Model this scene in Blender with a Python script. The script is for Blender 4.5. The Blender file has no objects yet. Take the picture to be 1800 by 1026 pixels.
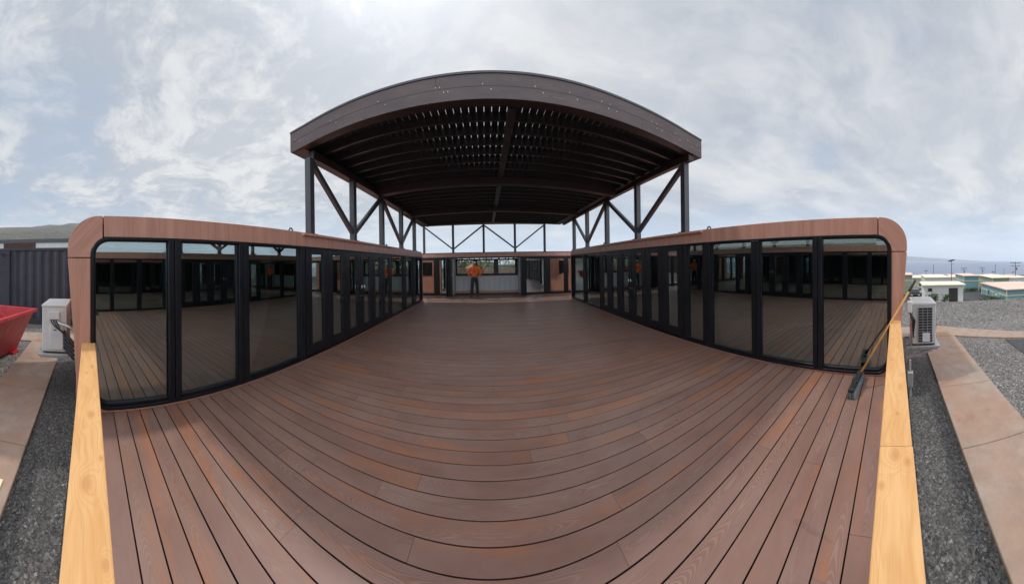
import bpy, bmesh, math, random
import numpy as np
from mathutils import Vector, Matrix

random.seed(7)
rng = np.random.default_rng(7)
scene = bpy.context.scene
COL = scene.collection
R = math.radians

# ------------------------------------------------------------------ camera
F = 451.0
cam = bpy.data.cameras.new('camera')
cam_o = bpy.data.objects.new('camera', cam)
COL.objects.link(cam_o)
cam.type = 'PANO'
cam.panorama_type = 'CENTRAL_CYLINDRICAL'
cam.central_cylindrical_range_u_min = -865 / F
cam.central_cylindrical_range_u_max = 935 / F
cam.central_cylindrical_range_v_min = -562 / F
cam.central_cylindrical_range_v_max = 464 / F
cam.central_cylindrical_radius = 1.0
cam.clip_start = 0.02
cam.clip_end = 90000
CAMZ = 1.585
cam_o.matrix_world = Matrix.Translation((0, 0, CAMZ)) @ Matrix.Rotation(R(90), 4, 'X') @ Matrix.Rotation(-7 / 451, 4, 'Z')
scene.camera = cam_o

scene.view_settings.view_transform = 'Standard'
scene.view_settings.look = 'None'
scene.view_settings.gamma = 1
scene.view_settings.exposure = 0.36
scene.cycles.max_bounces = 10
scene.cycles.transparent_max_bounces = 16
scene.cycles.glossy_bounces = 6
scene.cycles.volume_bounces = 3
scene.cycles.use_denoising = True
scene.cycles.sample_clamp_indirect = 6

SUN_DIR = Vector((-0.215, 0.55, 1.0)).normalized()
SUN_EL = math.asin(SUN_DIR.z)
SUN_AZ = math.atan2(SUN_DIR.x, SUN_DIR.y)


# ------------------------------------------------------------------ node helpers
class NT:
    def __init__(s, tree):
        s.t = tree
        s.n = tree.nodes
        s.l = tree.links

    def node(s, kind, **kw):
        nd = s.n.new(kind)
        for k, v in kw.items():
            setattr(nd, k, v)
        return nd

    def put(s, sock, val):
        if val is None:
            return
        if isinstance(val, bpy.types.NodeSocket):
            s.l.new(val, sock)
        else:
            if isinstance(val, (tuple, list)) and len(val) == 3 and sock.type == 'RGBA':
                val = (*val, 1)
            sock.default_value = val

    def m(s, op, a, b=None, c=None, clamp=False):
        nd = s.node('ShaderNodeMath', operation=op, use_clamp=clamp)
        s.put(nd.inputs[0], a)
        s.put(nd.inputs[1], b)
        s.put(nd.inputs[2], c)
        return nd.outputs[0]

    def vm(s, op, a, b=None, out=0):
        nd = s.node('ShaderNodeVectorMath', operation=op)
        s.put(nd.inputs[0], a)
        s.put(nd.inputs[1], b)
        return nd.outputs['Value'] if op in ('DOT_PRODUCT', 'LENGTH', 'DISTANCE') else nd.outputs[0]

    def sep(s, v):
        nd = s.node('ShaderNodeSeparateXYZ')
        s.put(nd.inputs[0], v)
        return nd.outputs[0], nd.outputs[1], nd.outputs[2]

    def comb(s, x=0.0, y=0.0, z=0.0):
        nd = s.node('ShaderNodeCombineXYZ')
        s.put(nd.inputs[0], x)
        s.put(nd.inputs[1], y)
        s.put(nd.inputs[2], z)
        return nd.outputs[0]

    def noise(s, v, scale=1.0, detail=4.0, rough=0.5, dist=0.0, color=False):
        nd = s.node('ShaderNodeTexNoise')
        s.put(nd.inputs['Vector'], v)
        s.put(nd.inputs['Scale'], scale)
        s.put(nd.inputs['Detail'], detail)
        s.put(nd.inputs['Roughness'], rough)
        s.put(nd.inputs['Distortion'], dist)
        return nd.outputs[1] if color else nd.outputs[0]

    def voro(s, v, scale=1.0, feature='F1', out='Distance', rnd=1.0):
        nd = s.node('ShaderNodeTexVoronoi', feature=feature)
        s.put(nd.inputs['Vector'], v)
        s.put(nd.inputs['Scale'], scale)
        s.put(nd.inputs['Randomness'], rnd)
        return nd.outputs[out]

    def ramp(s, fac, stops, interp='LINEAR'):
        nd = s.node('ShaderNodeValToRGB')
        cr = nd.color_ramp
        cr.interpolation = interp
        while len(cr.elements) < len(stops):
            cr.elements.new(0.5)
        for e, (p, c) in zip(cr.elements, stops):
            e.position = p
            e.color = (c, c, c, 1) if isinstance(c, (int, float)) else (*c, 1)
        s.put(nd.inputs[0], fac)
        return nd.outputs[0]

    def step(s, v, a, b):
        nd = s.node('ShaderNodeMapRange', interpolation_type='SMOOTHSTEP')
        s.put(nd.inputs[0], v)
        s.put(nd.inputs[1], a)
        s.put(nd.inputs[2], b)
        return nd.outputs[0]

    def mix(s, fac, a, b, mode='MIX'):
        nd = s.node('ShaderNodeMix', data_type='RGBA', blend_type=mode)
        s.put(nd.inputs[0], fac)
        s.put(nd.inputs[6], a)
        s.put(nd.inputs[7], b)
        return nd.outputs[2]

    def bump(s, h, strength=0.3, dist=0.01):
        nd = s.node('ShaderNodeBump')
        nd.inputs['Strength'].default_value = strength
        nd.inputs['Distance'].default_value = dist
        s.put(nd.inputs['Height'], h)
        return nd.outputs[0]

    def obj(s):
        return s.node('ShaderNodeTexCoord').outputs['Object']

    def attr(s, name):
        nd = s.node('ShaderNodeAttribute', attribute_name=name)
        return nd.outputs['Fac']


def mat(name):
    m = bpy.data.materials.new(name)
    m.use_nodes = True
    t = NT(m.node_tree)
    b = t.n['Principled BSDF']
    return m, t, b


def set_b(t, b, color=None, rough=None, metal=None, normal=None, spec=None):
    t.put(b.inputs['Base Color'], color)
    t.put(b.inputs['Roughness'], rough)
    t.put(b.inputs['Metallic'], metal)
    t.put(b.inputs['Specular IOR Level'], spec)
    if normal is not None:
        t.put(b.inputs['Normal'], normal)


def plain(name, col, rough=0.5, metal=0.0, var=0.12, scale=6.0, bump=0.0, spec=None):
    m, t, b = mat(name)
    v = t.obj()
    n = t.noise(v, scale, 5, 0.6)
    n2 = t.noise(v, scale * 9, 3, 0.6)
    f = t.m('ADD', t.m('MULTIPLY', n, 0.7), t.m('MULTIPLY', n2, 0.3))
    dark = tuple(c * (1 - var) for c in col)
    lite = tuple(min(1, c * (1 + var)) for c in col)
    c = t.mix(t.step(f, 0.3, 0.7), dark, lite)
    set_b(t, b, c, t.m('ADD', t.m('MULTIPLY', n, 0.16), rough - 0.08), metal, t.bump(n2, bump, 0.004) if bump else None, spec)
    return m


# ------------------------------------------------------------------ world: thin blue sky behind broken overcast
w = bpy.data.worlds.new('World')
scene.world = w
w.use_nodes = True
t = NT(w.node_tree)
bg = t.n['Background']
SKY_LO, SKY_MID, SKY_HI = (0.415, 0.465, 0.535), (0.60, 0.625, 0.675), (0.81, 0.82, 0.825)
sky = t.node('ShaderNodeTexSky', sky_type='NISHITA')
sky.sun_disc = False
sky.sun_elevation = SUN_EL
sky.sun_rotation = SUN_AZ
sky.air_density = 1.0
sky.dust_density = 1.5
d = t.node('ShaderNodeTexCoord').outputs['Generated']
dx, dy, dz = t.sep(d)
el = t.m('MAXIMUM', dz, 0.0)
inv = t.m('DIVIDE', 1.0, t.m('ADD', el, 0.16))
p = t.comb(t.m('MULTIPLY', dx, inv), t.m('MULTIPLY', dy, inv), t.m('MULTIPLY', dz, 0.6))
warpv = t.vm('SCALE', t.vm('SUBTRACT', t.noise(p, 1.3, 3, 0.5, color=True), (0.5, 0.5, 0.5)))
warpv.node.inputs['Scale'].default_value = 0.55
pw = t.vm('ADD', p, warpv)
n_big = t.noise(pw, 0.62, 4, 0.5)
n_mid = t.noise(t.vm('ADD', pw, (3.1, 7.7, 0.4)), 1.9, 10, 0.62)
n_fine = t.noise(t.vm('ADD', pw, (9.3, 1.7, 2.2)), 6.5, 10, 0.68)
ps = t.comb(t.m('ADD', t.m('MULTIPLY', t.m('MULTIPLY', dx, inv), 0.9), t.m('MULTIPLY', t.m('MULTIPLY', dy, inv), -0.5)),
            t.m('ADD', t.m('MULTIPLY', t.m('MULTIPLY', dx, inv), 0.9), t.m('MULTIPLY', t.m('MULTIPLY', dy, inv), 1.9)), 2.0)
n_wisp = t.noise(t.vm('ADD', ps, warpv), 1.1, 9, 0.60, 0.3)
azl = t.step(dx, 0.05, -0.65)           # the broken side, over the hill
azr = t.step(dx, 0.0, 0.9)              # the smooth side, over the sea
sun_dot = t.m('MAXIMUM', t.vm('DOT_PRODUCT', d, tuple(SUN_DIR)), 0.0)
glow = t.m('POWER', sun_dot, 4.0)
core = t.m('POWER', sun_dot, 26.0)
# how much cloud stands in a direction
cov = t.m('ADD', t.m('MULTIPLY', n_big, 0.5), t.m('MULTIPLY', n_mid, 0.5))
cov = t.m('ADD', cov, t.m('MULTIPLY', glow, 0.36))
cov = t.m('ADD', cov, t.m('MULTIPLY', azr, 0.03))
cov = t.m('SUBTRACT', cov, t.m('MULTIPLY', azl, 0.03))
cover = t.step(cov, 0.35, 0.54)
# brightness inside the cloud
puff = t.step(t.m('ADD', t.m('MULTIPLY', n_mid, 0.52), t.m('MULTIPLY', n_fine, 0.48)), 0.435, 0.60)
soft = t.step(n_big, 0.34, 0.66)
wisp = t.step(n_wisp, 0.40, 0.62)
tex_l = t.m('ADD', t.m('MULTIPLY', soft, 0.28), t.m('MULTIPLY', puff, 0.76))
tex_r = t.m('ADD', t.m('MULTIPLY', soft, 0.36), t.m('ADD', t.m('MULTIPLY', wisp, 0.42), t.m('MULTIPLY', puff, 0.20)))
tex = t.mix(azl, tex_r, tex_l)
tex = t.m('ADD', t.m('MULTIPLY', tex, t.m('SUBTRACT', 1.0, t.m('MULTIPLY', glow, 0.3))), t.m('MULTIPLY', glow, 0.36), clamp=True)
shade = t.ramp(tex, [(0.0, SKY_LO), (0.45, SKY_MID), (1.0, SKY_HI)])
bright = t.m('ADD', t.m('MULTIPLY_ADD', t.step(dz, 0.73, 0.92), 0.7, 0.78), t.m('ADD', t.m('MULTIPLY', glow, 0.04), t.m('MULTIPLY', core, 0.7)))  # sky above the frame is also raised, as added light from overhead
cloud = t.mix(1.0, shade, t.comb(bright, bright, bright), 'MULTIPLY')
blue = t.mix(1.0, sky.outputs[0], (0.07, 0.07, 0.07), 'MULTIPLY')
blue = t.mix(0.7, blue, (0.40, 0.48, 0.59))
# low bank of cumulus and milky air along the horizon
lowf = t.step(el, 0.26, 0.03)
q = t.comb(t.m('MULTIPLY', dx, 2.6), t.m('MULTIPLY', dy, 2.6), t.m('MULTIPLY', dz, 10.0))
n_low = t.step(t.noise(q, 0.9, 9, 0.60, 0.25), 0.40, 0.62)
lowc = t.mix(n_low, (0.42, 0.55, 0.69), (0.66, 0.72, 0.765))
full = t.mix(cover, blue, cloud)
full = t.mix(t.m('MULTIPLY', lowf, 0.75), full, lowc)
back = t.m('MULTIPLY_ADD', t.step(dy, -0.42, -0.85), 3.0, 1.0)   # unseen sky behind the viewer, brightened as added fill light
full = t.mix(1.0, full, t.comb(back, back, back), 'MULTIPLY')
full = t.mix(t.step(dz, 0.0, -0.05), full, (0.25, 0.27, 0.28))
t.put(bg.inputs[0], full)
bg.inputs[1].default_value = 1.0

sun = bpy.data.lights.new('sun', 'SUN')
sun.energy = 1.5
sun.angle = R(2.5)
sun.color = (1.0, 0.95, 0.88)
sun_o = bpy.data.objects.new('sun', sun)
COL.objects.link(sun_o)
sun_o.rotation_euler = SUN_DIR.to_track_quat('Z', 'Y').to_euler()
sun_o.location = (0, 0, 30)


# ------------------------------------------------------------------ mesh helpers
class MB:
    def __init__(s, T=None):
        s.v = []
        s.f = []
        s.T = T

    def add(s, vs, fs):
        o = len(s.v)
        s.v += [tuple(s.T(*p)) if s.T else tuple(p) for p in vs]
        s.f += [tuple(i + o for i in f) for f in fs]
        return s

    def box(s, x0, x1, y0, y1, z0, z1):
        return s.add([(x, y, z) for x in (x0, x1) for y in (y0, y1) for z in (z0, z1)],
                     [(0, 1, 3, 2), (4, 6, 7, 5), (0, 4, 5, 1), (2, 3, 7, 6), (0, 2, 6, 4), (1, 5, 7, 3)])

    def hexa(s, bot, top):
        return s.add(list(bot) + list(top), [(3, 2, 1, 0), (4, 5, 6, 7), (0, 1, 5, 4), (1, 2, 6, 5), (2, 3, 7, 6), (3, 0, 4, 7)])

    def bar(s, a, b, w, h, up=(0, 0, 1)):
        a, b = Vector(a), Vector(b)
        ax = (b - a).normalized()
        u = Vector(up)
        if abs(ax.dot(u)) > 0.98:
            u = Vector((0, 1, 0))
        sd = ax.cross(u).normalized()
        u = sd.cross(ax).normalized()
        q = [sd * (-w / 2) + u * (-h / 2), sd * (w / 2) + u * (-h / 2), sd * (w / 2) + u * (h / 2), sd * (-w / 2) + u * (h / 2)]
        return s.hexa([a + k for k in q], [b + k for k in q])

    def tube(s, path, r, n=8, cap=True):
        path = [Vector(p) for p in path]
        rs = r if isinstance(r, (list, tuple)) else [r] * len(path)
        rings = []
        prev = None
        for i, p in enumerate(path):
            a = path[max(0, i - 1)]
            b = path[min(len(path) - 1, i + 1)]
            ax = (b - a).normalized()
            if prev is None:
                u = Vector((0, 0, 1)) if abs(ax.z) < 0.9 else Vector((1, 0, 0))
            else:
                u = prev
            sd = ax.cross(u).normalized()
            u = sd.cross(ax).normalized()
            prev = u
            rings.append([p + (sd * math.cos(k * 2 * math.pi / n) + u * math.sin(k * 2 * math.pi / n)) * rs[i] for k in range(n)])
        vs = [q for rg in rings for q in rg]
        fs = []
        for i in range(len(path) - 1):
            for k in range(n):
                k2 = (k + 1) % n
                fs.append((i * n + k, i * n + k2, (i + 1) * n + k2, (i + 1) * n + k))
        if cap:
            fs.append(tuple(range(n - 1, -1, -1)))
            fs.append(tuple((len(path) - 1) * n + k for k in range(n)))
        return s.add(vs, fs)

    def prism(s, poly, fn, d0, d1):
        """polygon of (a, b) extruded along a third axis; fn(a, b, d) -> point"""
        n = len(poly)
        vs = [fn(a, b, d0) for a, b in poly] + [fn(a, b, d1) for a, b in poly]
        fs = [tuple(range(n)), tuple(range(2 * n - 1, n - 1, -1))]
        fs += [(i, i + n, (i + 1) % n + n, (i + 1) % n) for i in range(n)]
        return s.add(vs, fs)

    def ring(s, outer, inner, fn, d0, d1):
        n = len(outer)
        vs = [fn(a, b, d) for d in (d0, d1) for pl in (outer, inner) for a, b in pl]
        fs = []
        for i in range(n):
            j = (i + 1) % n
            fs += [(i, j, n + j, n + i), (2 * n + i, 3 * n + i, 3 * n + j, 2 * n + j),
                   (i, 2 * n + i, 2 * n + j, j), (n + i, n + j, 3 * n + j, 3 * n + i)]
        return s.add(vs, fs)

    def build(s, name, m, parent=None, bevel=0.0, smooth=False, label=None, seg=1):
        me = bpy.data.meshes.new(name)
        off = Vector(parent.matrix_basis.translation) if parent else Vector((0, 0, 0))
        if parent and parent.parent:
            off = off + Vector(parent.parent.matrix_basis.translation)
        me.from_pydata([tuple(Vector(p) - off) for p in s.v], [], s.f)
        bm = bmesh.new()
        bm.from_mesh(me)
        bmesh.ops.recalc_face_normals(bm, faces=bm.faces)
        if bevel:
            es = [e for e in bm.edges if len(e.link_faces) == 2 and e.calc_face_angle(0) > 0.6]
            bmesh.ops.bevel(bm, geom=es, offset=bevel, segments=seg, affect='EDGES', profile=0.5, clamp_overlap=True)
        if smooth:
            for f in bm.faces:
                f.smooth = True
        bm.to_mesh(me)
        bm.free()
        me.materials.append(m)
        o = bpy.data.objects.new(name, me)
        COL.objects.link(o)
        if parent:
            o.parent = parent
        if label:
            o['label'] = label
        return o


def tag(o, label=None, cat=None, group=None, kind=None):
    if label:
        o['label'] = label
    if cat:
        o['category'] = cat
    if group:
        o['group'] = group
    if kind:
        o['kind'] = kind
    return o


def empty(name, loc, label, cat, group=None):
    o = bpy.data.objects.new(name, None)
    COL.objects.link(o)
    o.location = loc
    o.empty_display_size = 0.2
    return tag(o, label, cat, group)


def arc(cx, cy, r, a0, a1, n=10):
    return [(cx + r * math.cos(R(a0 + (a1 - a0) * i / n)), cy + r * math.sin(R(a0 + (a1 - a0) * i / n))) for i in range(n + 1)]


def rrect(u0, u1, z0, z1, rs, n=10):
    """rounded rectangle, radii bottom-left, bottom-right, top-right, top-left"""
    a, b, c, e = rs
    return (arc(u0 + a, z0 + a, a, 180, 270, n) + arc(u1 - b, z0 + b, b, 270, 360, n) +
            arc(u1 - c, z1 - c, c, 0, 90, n) + arc(u0 + e, z1 - e, e, 90, 180, n))


# ------------------------------------------------------------------ materials
def wood_board(name, ca, cb, stain=None, rough=0.5, grain=0.55, ax='x', bump=0.25, width=0.1461, yoff=0.0251):
    """embossed composite or wood board; every board carries its own random number"""
    m, t, b = mat(name)
    r = t.attr('rnd')
    r2 = t.m('FRACT', t.m('MULTIPLY', r, 17.31))
    x, y, z = t.sep(t.obj())
    if ax == 'y':
        x, y = y, x
    if ax == 'z':
        x, y = z, t.m('ADD', x, y)
    yy = t.m('ADD', y, t.m('MULTIPLY', z, 1.0)) if ax != 'z' else y
    u = t.m('ADD', x, t.m('MULTIPLY', r, 57.0))
    yl = t.m('SUBTRACT', t.m('FRACT', t.m('DIVIDE', t.m('ADD', yy, yoff), width)), 0.5)
    yl = t.m('ADD', yl, t.m('MULTIPLY', t.m('SUBTRACT', r2, 0.5), 0.35))
    warp = t.noise(t.comb(t.m('MULTIPLY', u, 2.2), t.m('MULTIPLY', yy, 9.0), r), 1.0, 3, 0.5)
    slow = t.noise(t.comb(t.m('MULTIPLY', u, 0.9), 0.0, r2), 1.0, 2, 0.5)
    gg = t.m('ADD', t.m('MULTIPLY', slow, 34.0), t.m('ADD', t.m('MULTIPLY', t.m('MULTIPLY', yl, yl), 30.0), t.m('MULTIPLY', warp, 3.4)))
    arch = t.m('POWER', t.m('MULTIPLY_ADD', t.m('SINE', t.m('MULTIPLY', gg, 6.2832)), 0.5, 0.5), 3.0)
    fine = t.noise(t.comb(t.m('MULTIPLY', u, 1.6), t.m('MULTIPLY', yy, 60.0), r), 1.0, 4, 0.6)
    blot = t.noise(t.comb(u, t.m('MULTIPLY', yy, 2.5), r2), 1.7, 6, 0.62)
    patch = t.step(t.noise(t.comb(t.m('MULTIPLY', u, 0.6), t.m('MULTIPLY', yy, 1.2), r2), 1.6, 3, 0.5), 0.42, 0.62)
    g = t.m('ADD', t.m('MULTIPLY', arch, t.m('MULTIPLY', patch, 1.1)), t.m('MULTIPLY', fine, 0.35))
    base = t.mix(r, ca, cb)
    base = t.mix(t.step(blot, 0.3, 0.72), t.mix(0.13, base, (0, 0, 0)), t.mix(0.08, base, (0.45, 0.36, 0.33)))
    base = t.mix(t.m('MULTIPLY', g, grain), base, t.mix(0.20, base, (0.62, 0.48, 0.42)))
    if stain:
        s1 = t.noise(t.comb(t.m('MULTIPLY', u, 0.75), t.m('MULTIPLY', yy, 4.0), r2), 1.5, 5, 0.6)
        s2 = t.step(t.m('ADD', s1, t.m('MULTIPLY', t.m('SUBTRACT', r2, 0.5), 0.20)), 0.51, 0.74)
        base = t.mix(t.m('MULTIPLY', s2, 0.47), base, stain)
        scuff = t.step(t.noise(t.comb(t.m('MULTIPLY', x, 9.0), t.m('MULTIPLY', y, 3.0), 0.0), 1.0, 8, 0.75, 0.6), 0.58, 0.72)
        dust = t.step(t.noise(t.comb(x, y, 3.0), 0.55, 8, 0.68, 0.4), 0.46, 0.70)
        base = t.mix(t.m('MULTIPLY', dust, 0.16), base, (0.36, 0.30, 0.27))
        base = t.mix(t.m('MULTIPLY', scuff, 0.30), base, (0.05, 0.035, 0.03))
    rr = t.m('ADD', rough, t.m('MULTIPLY', t.m('SUBTRACT', blot, 0.5), 0.25))
    set_b(t, b, base, rr, None, t.bump(g, bump, 0.003))
    return m


M = {}
M['deck'] = wood_board('composite_deck', (0.192, 0.100, 0.077), (0.228, 0.114, 0.081), (0.36, 0.125, 0.036), 0.46)
M['fascia'] = wood_board('fascia_composite', (0.056, 0.036, 0.038), (0.068, 0.044, 0.044), None, 0.52, 0.35, bump=0.3)
M['fascia_side'] = wood_board('fascia_composite_side', (0.056, 0.036, 0.038), (0.068, 0.044, 0.044), None, 0.52, 0.35, ax='y', bump=0.3)


def laminate(name, ang=0.0):
    m, t, b = mat(name)
    x, y, z = t.sep(t.obj())
    h = t.m('ADD', y, t.m('MULTIPLY', x, 0.83))
    c, s = math.cos(ang), math.sin(ang)
    a = t.m('ADD', t.m('MULTIPLY', h, c), t.m('MULTIPLY', z, s))
    l = t.m('SUBTRACT', t.m('MULTIPLY', z, c), t.m('MULTIPLY', h, s))
    n1 = t.noise(t.comb(t.m('MULTIPLY', a, 9.0), t.m('MULTIPLY', l, 0.5), 0.0), 1.0, 4, 0.55, 0.4)
    n2 = t.noise(t.comb(t.m('MULTIPLY', a, 75.0), t.m('MULTIPLY', l, 1.7), 0.0), 1.0, 4, 0.6, 0.2)
    n3 = t.noise(t.obj(), 1.3, 4, 0.55)
    col = t.ramp(n1, [(0.25, (0.50, 0.235, 0.165)), (0.5, (0.57, 0.29, 0.21)), (0.75, (0.63, 0.345, 0.26))])
    col = t.mix(t.m('MULTIPLY', t.step(n2, 0.45, 0.62), 0.28), col, (0.30, 0.135, 0.095))
    col = t.mix(t.m('MULTIPLY', t.step(n3, 0.55, 0.75), 0.18), col, (0.52, 0.36, 0.29))
    set_b(t, b, col, 0.42, None, t.bump(n2, 0.1, 0.002))
    return m


M['lam'] = laminate('wood_laminate')
M['lam_curve'] = laminate('wood_laminate_diagonal', 0.75)
M['lam_curve_b'] = laminate('wood_laminate_diagonal_b', -0.75)
M['black'] = plain('black_aluminium', (0.0085, 0.009, 0.013), 0.40, 0.0, 0.25, 4, 0.0, 0.35)
M['rubber'] = plain('black_rubber', (0.018, 0.018, 0.019), 0.6, 0.0, 0.2, 8)
M['steel'] = plain('painted_steel', (0.045, 0.046, 0.054), 0.42, 0.0, 0.18, 5)
M['girder'] = plain('red_brown_girder', (0.028, 0.0145, 0.0145), 0.5, 0.0, 0.2, 4)
M['joist'] = plain('joist_steel', (0.024, 0.023, 0.025), 0.38, 0.0, 0.2, 5)
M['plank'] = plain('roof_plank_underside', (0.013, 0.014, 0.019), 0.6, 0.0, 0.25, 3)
M['dark'] = plain('dark_interior', (0.05, 0.05, 0.052), 0.7, 0.0, 0.2, 2)
M['lining'] = plain('interior_floor_vinyl', (0.22, 0.20, 0.18), 0.5, 0.0, 0.15, 2)
M['under'] = plain('gap_shade_black', (0.006, 0.0055, 0.0055), 0.9, 0.0, 0.2, 2)  # near-black, shade of the deck gaps put into the colour
M['chrome'] = plain('brushed_metal', (0.62, 0.62, 0.62), 0.28, 1.0, 0.05, 10)
M['ac'] = plain('off_white_casing', (0.60, 0.60, 0.575), 0.42, 0.0, 0.06, 5)
M['ac_dark'] = plain('coil_fins', (0.030, 0.040, 0.055), 0.45, 0.3, 0.3, 40)
M['galv'] = plain('galvanised_steel', (0.48, 0.49, 0.49), 0.42, 0.6, 0.15, 14)
M['paper'] = plain('paper_sheet', (0.72, 0.72, 0.74), 0.6, 0.0, 0.08, 30)
M['label'] = plain('pale_blue_label', (0.50, 0.56, 0.70), 0.5, 0.0, 0.2, 90)
M['white'] = plain('white_wall', (0.74, 0.74, 0.71), 0.6, 0.0, 0.06, 1.5)
M['cream'] = plain('cream_trim', (0.70, 0.66, 0.52), 0.6, 0.0, 0.06, 1.5)
M['teal'] = plain('teal_siding', (0.20, 0.36, 0.38), 0.6, 0.0, 0.08, 1.5)
M['sage'] = plain('sage_siding', (0.34, 0.38, 0.28), 0.6, 0.0, 0.08, 1.5)
M['roofpink'] = plain('pinkish_roof', (0.68, 0.52, 0.42), 0.6, 0.0, 0.08, 1.0)
M['roofcream'] = plain('cream_roof', (0.76, 0.70, 0.55), 0.6, 0.0, 0.08, 1.0)
M['brown'] = plain('brown_cladding', (0.095, 0.045, 0.035), 0.6, 0.0, 0.3, 3)
M['greyroof'] = plain('grey_roof_edge', (0.11, 0.115, 0.125), 0.5, 0.0, 0.1, 2)
M['windark'] = plain('dark_window', (0.02, 0.022, 0.025), 0.12, 0.0, 0.1, 2)
M['carblack'] = plain('black_car_paint', (0.015, 0.015, 0.017), 0.18, 0.0, 0.1, 2)
M['carsilver'] = plain('silver_car_paint', (0.42, 0.43, 0.44), 0.25, 0.4, 0.1, 2)
M['polewood'] = plain('weathered_pole', (0.07, 0.06, 0.052), 0.7, 0.0, 0.2, 4)
M['counter'] = plain('white_panelling', (0.60, 0.61, 0.62), 0.45, 0.0, 0.05, 2)
M['asphalt'] = plain('asphalt', (0.050, 0.050, 0.052), 0.85, 0.0, 0.25, 8, 0.3)
M['orange'] = plain('orange_cloth', (1.0, 0.145, 0.010), 0.75, 0.0, 0.08, 14, 0.2)
M['trouser'] = plain('charcoal_cloth', (0.026, 0.027, 0.032), 0.8, 0.0, 0.2, 14, 0.2)
M['skin'] = plain('skin', (0.30, 0.165, 0.11), 0.5, 0.0, 0.1, 20)
M['boot'] = plain('dark_boot', (0.020, 0.017, 0.015), 0.6, 0.0, 0.2, 20)
M['cap'] = plain('pale_cap', (0.50, 0.47, 0.44), 0.7, 0.0, 0.1, 20)
M['hair'] = plain('dark_hair', (0.015, 0.012, 0.010), 0.6, 0.0, 0.2, 30)
M['cream_ply'] = plain('cream_sheet', (0.74, 0.66, 0.44), 0.55, 0.0, 0.05, 3)
M['handle_wood'] = plain('varnished_handle', (0.55, 0.27, 0.065), 0.4, 0.0, 0.2, 9)
M['bristle'] = plain('grey_bristles', (0.17, 0.20, 0.205), 0.75, 0.0, 0.4, 60, 0.6)
M['leaf'] = plain('shrub_leaf', (0.060, 0.105, 0.030), 0.55, 0.0, 0.5, 3)
M['leaf_olive'] = plain('olive_leaf', (0.130, 0.120, 0.035), 0.6, 0.0, 0.5, 2)
M['bark'] = plain('bark', (0.10, 0.075, 0.055), 0.85, 0.0, 0.3, 9)
M['fence'] = plain('brown_fence_boards', (0.16, 0.085, 0.055), 0.7, 0.0, 0.3, 3)
M['orange_tarp'] = plain('orange_tarp', (0.30, 0.105, 0.03), 0.6, 0.0, 0.2, 3)


def glass_mat(name, base, tint, refl):
    m, t, b = mat(name)
    t.n.remove(b)
    out = t.n['Material Output']
    tr = t.node('ShaderNodeBsdfTransparent')
    tr.inputs[0].default_value = (*tint, 1)
    gl = t.node('ShaderNodeBsdfGlossy')
    gl.inputs['Color'].default_value = (*refl, 1)
    gl.inputs['Roughness'].default_value = 0.0
    n = t.noise(t.obj(), 0.9, 2, 0.5)
    t.put(gl.inputs['Normal'], t.bump(n, 0.018, 0.02))
    fr = t.node('ShaderNodeFresnel')
    fr.inputs[0].default_value = 1.5
    fac = t.m('ADD', base, t.m('MULTIPLY', fr.outputs[0], 1 - base), clamp=True)
    mx = t.node('ShaderNodeMixShader')
    t.put(mx.inputs[0], fac)
    t.l.new(tr.outputs[0], mx.inputs[1])
    t.l.new(gl.outputs[0], mx.inputs[2])
    t.l.new(mx.outputs[0], out.inputs[0])
    return m


M['glass'] = glass_mat('tinted_reflective_glass', 0.38, (0.50, 0.53, 0.52), (0.82, 0.96, 0.94))
M['glass_clear'] = glass_mat('clear_glass', 0.05, (0.80, 0.84, 0.80), (0.9, 0.95, 0.95))


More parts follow.
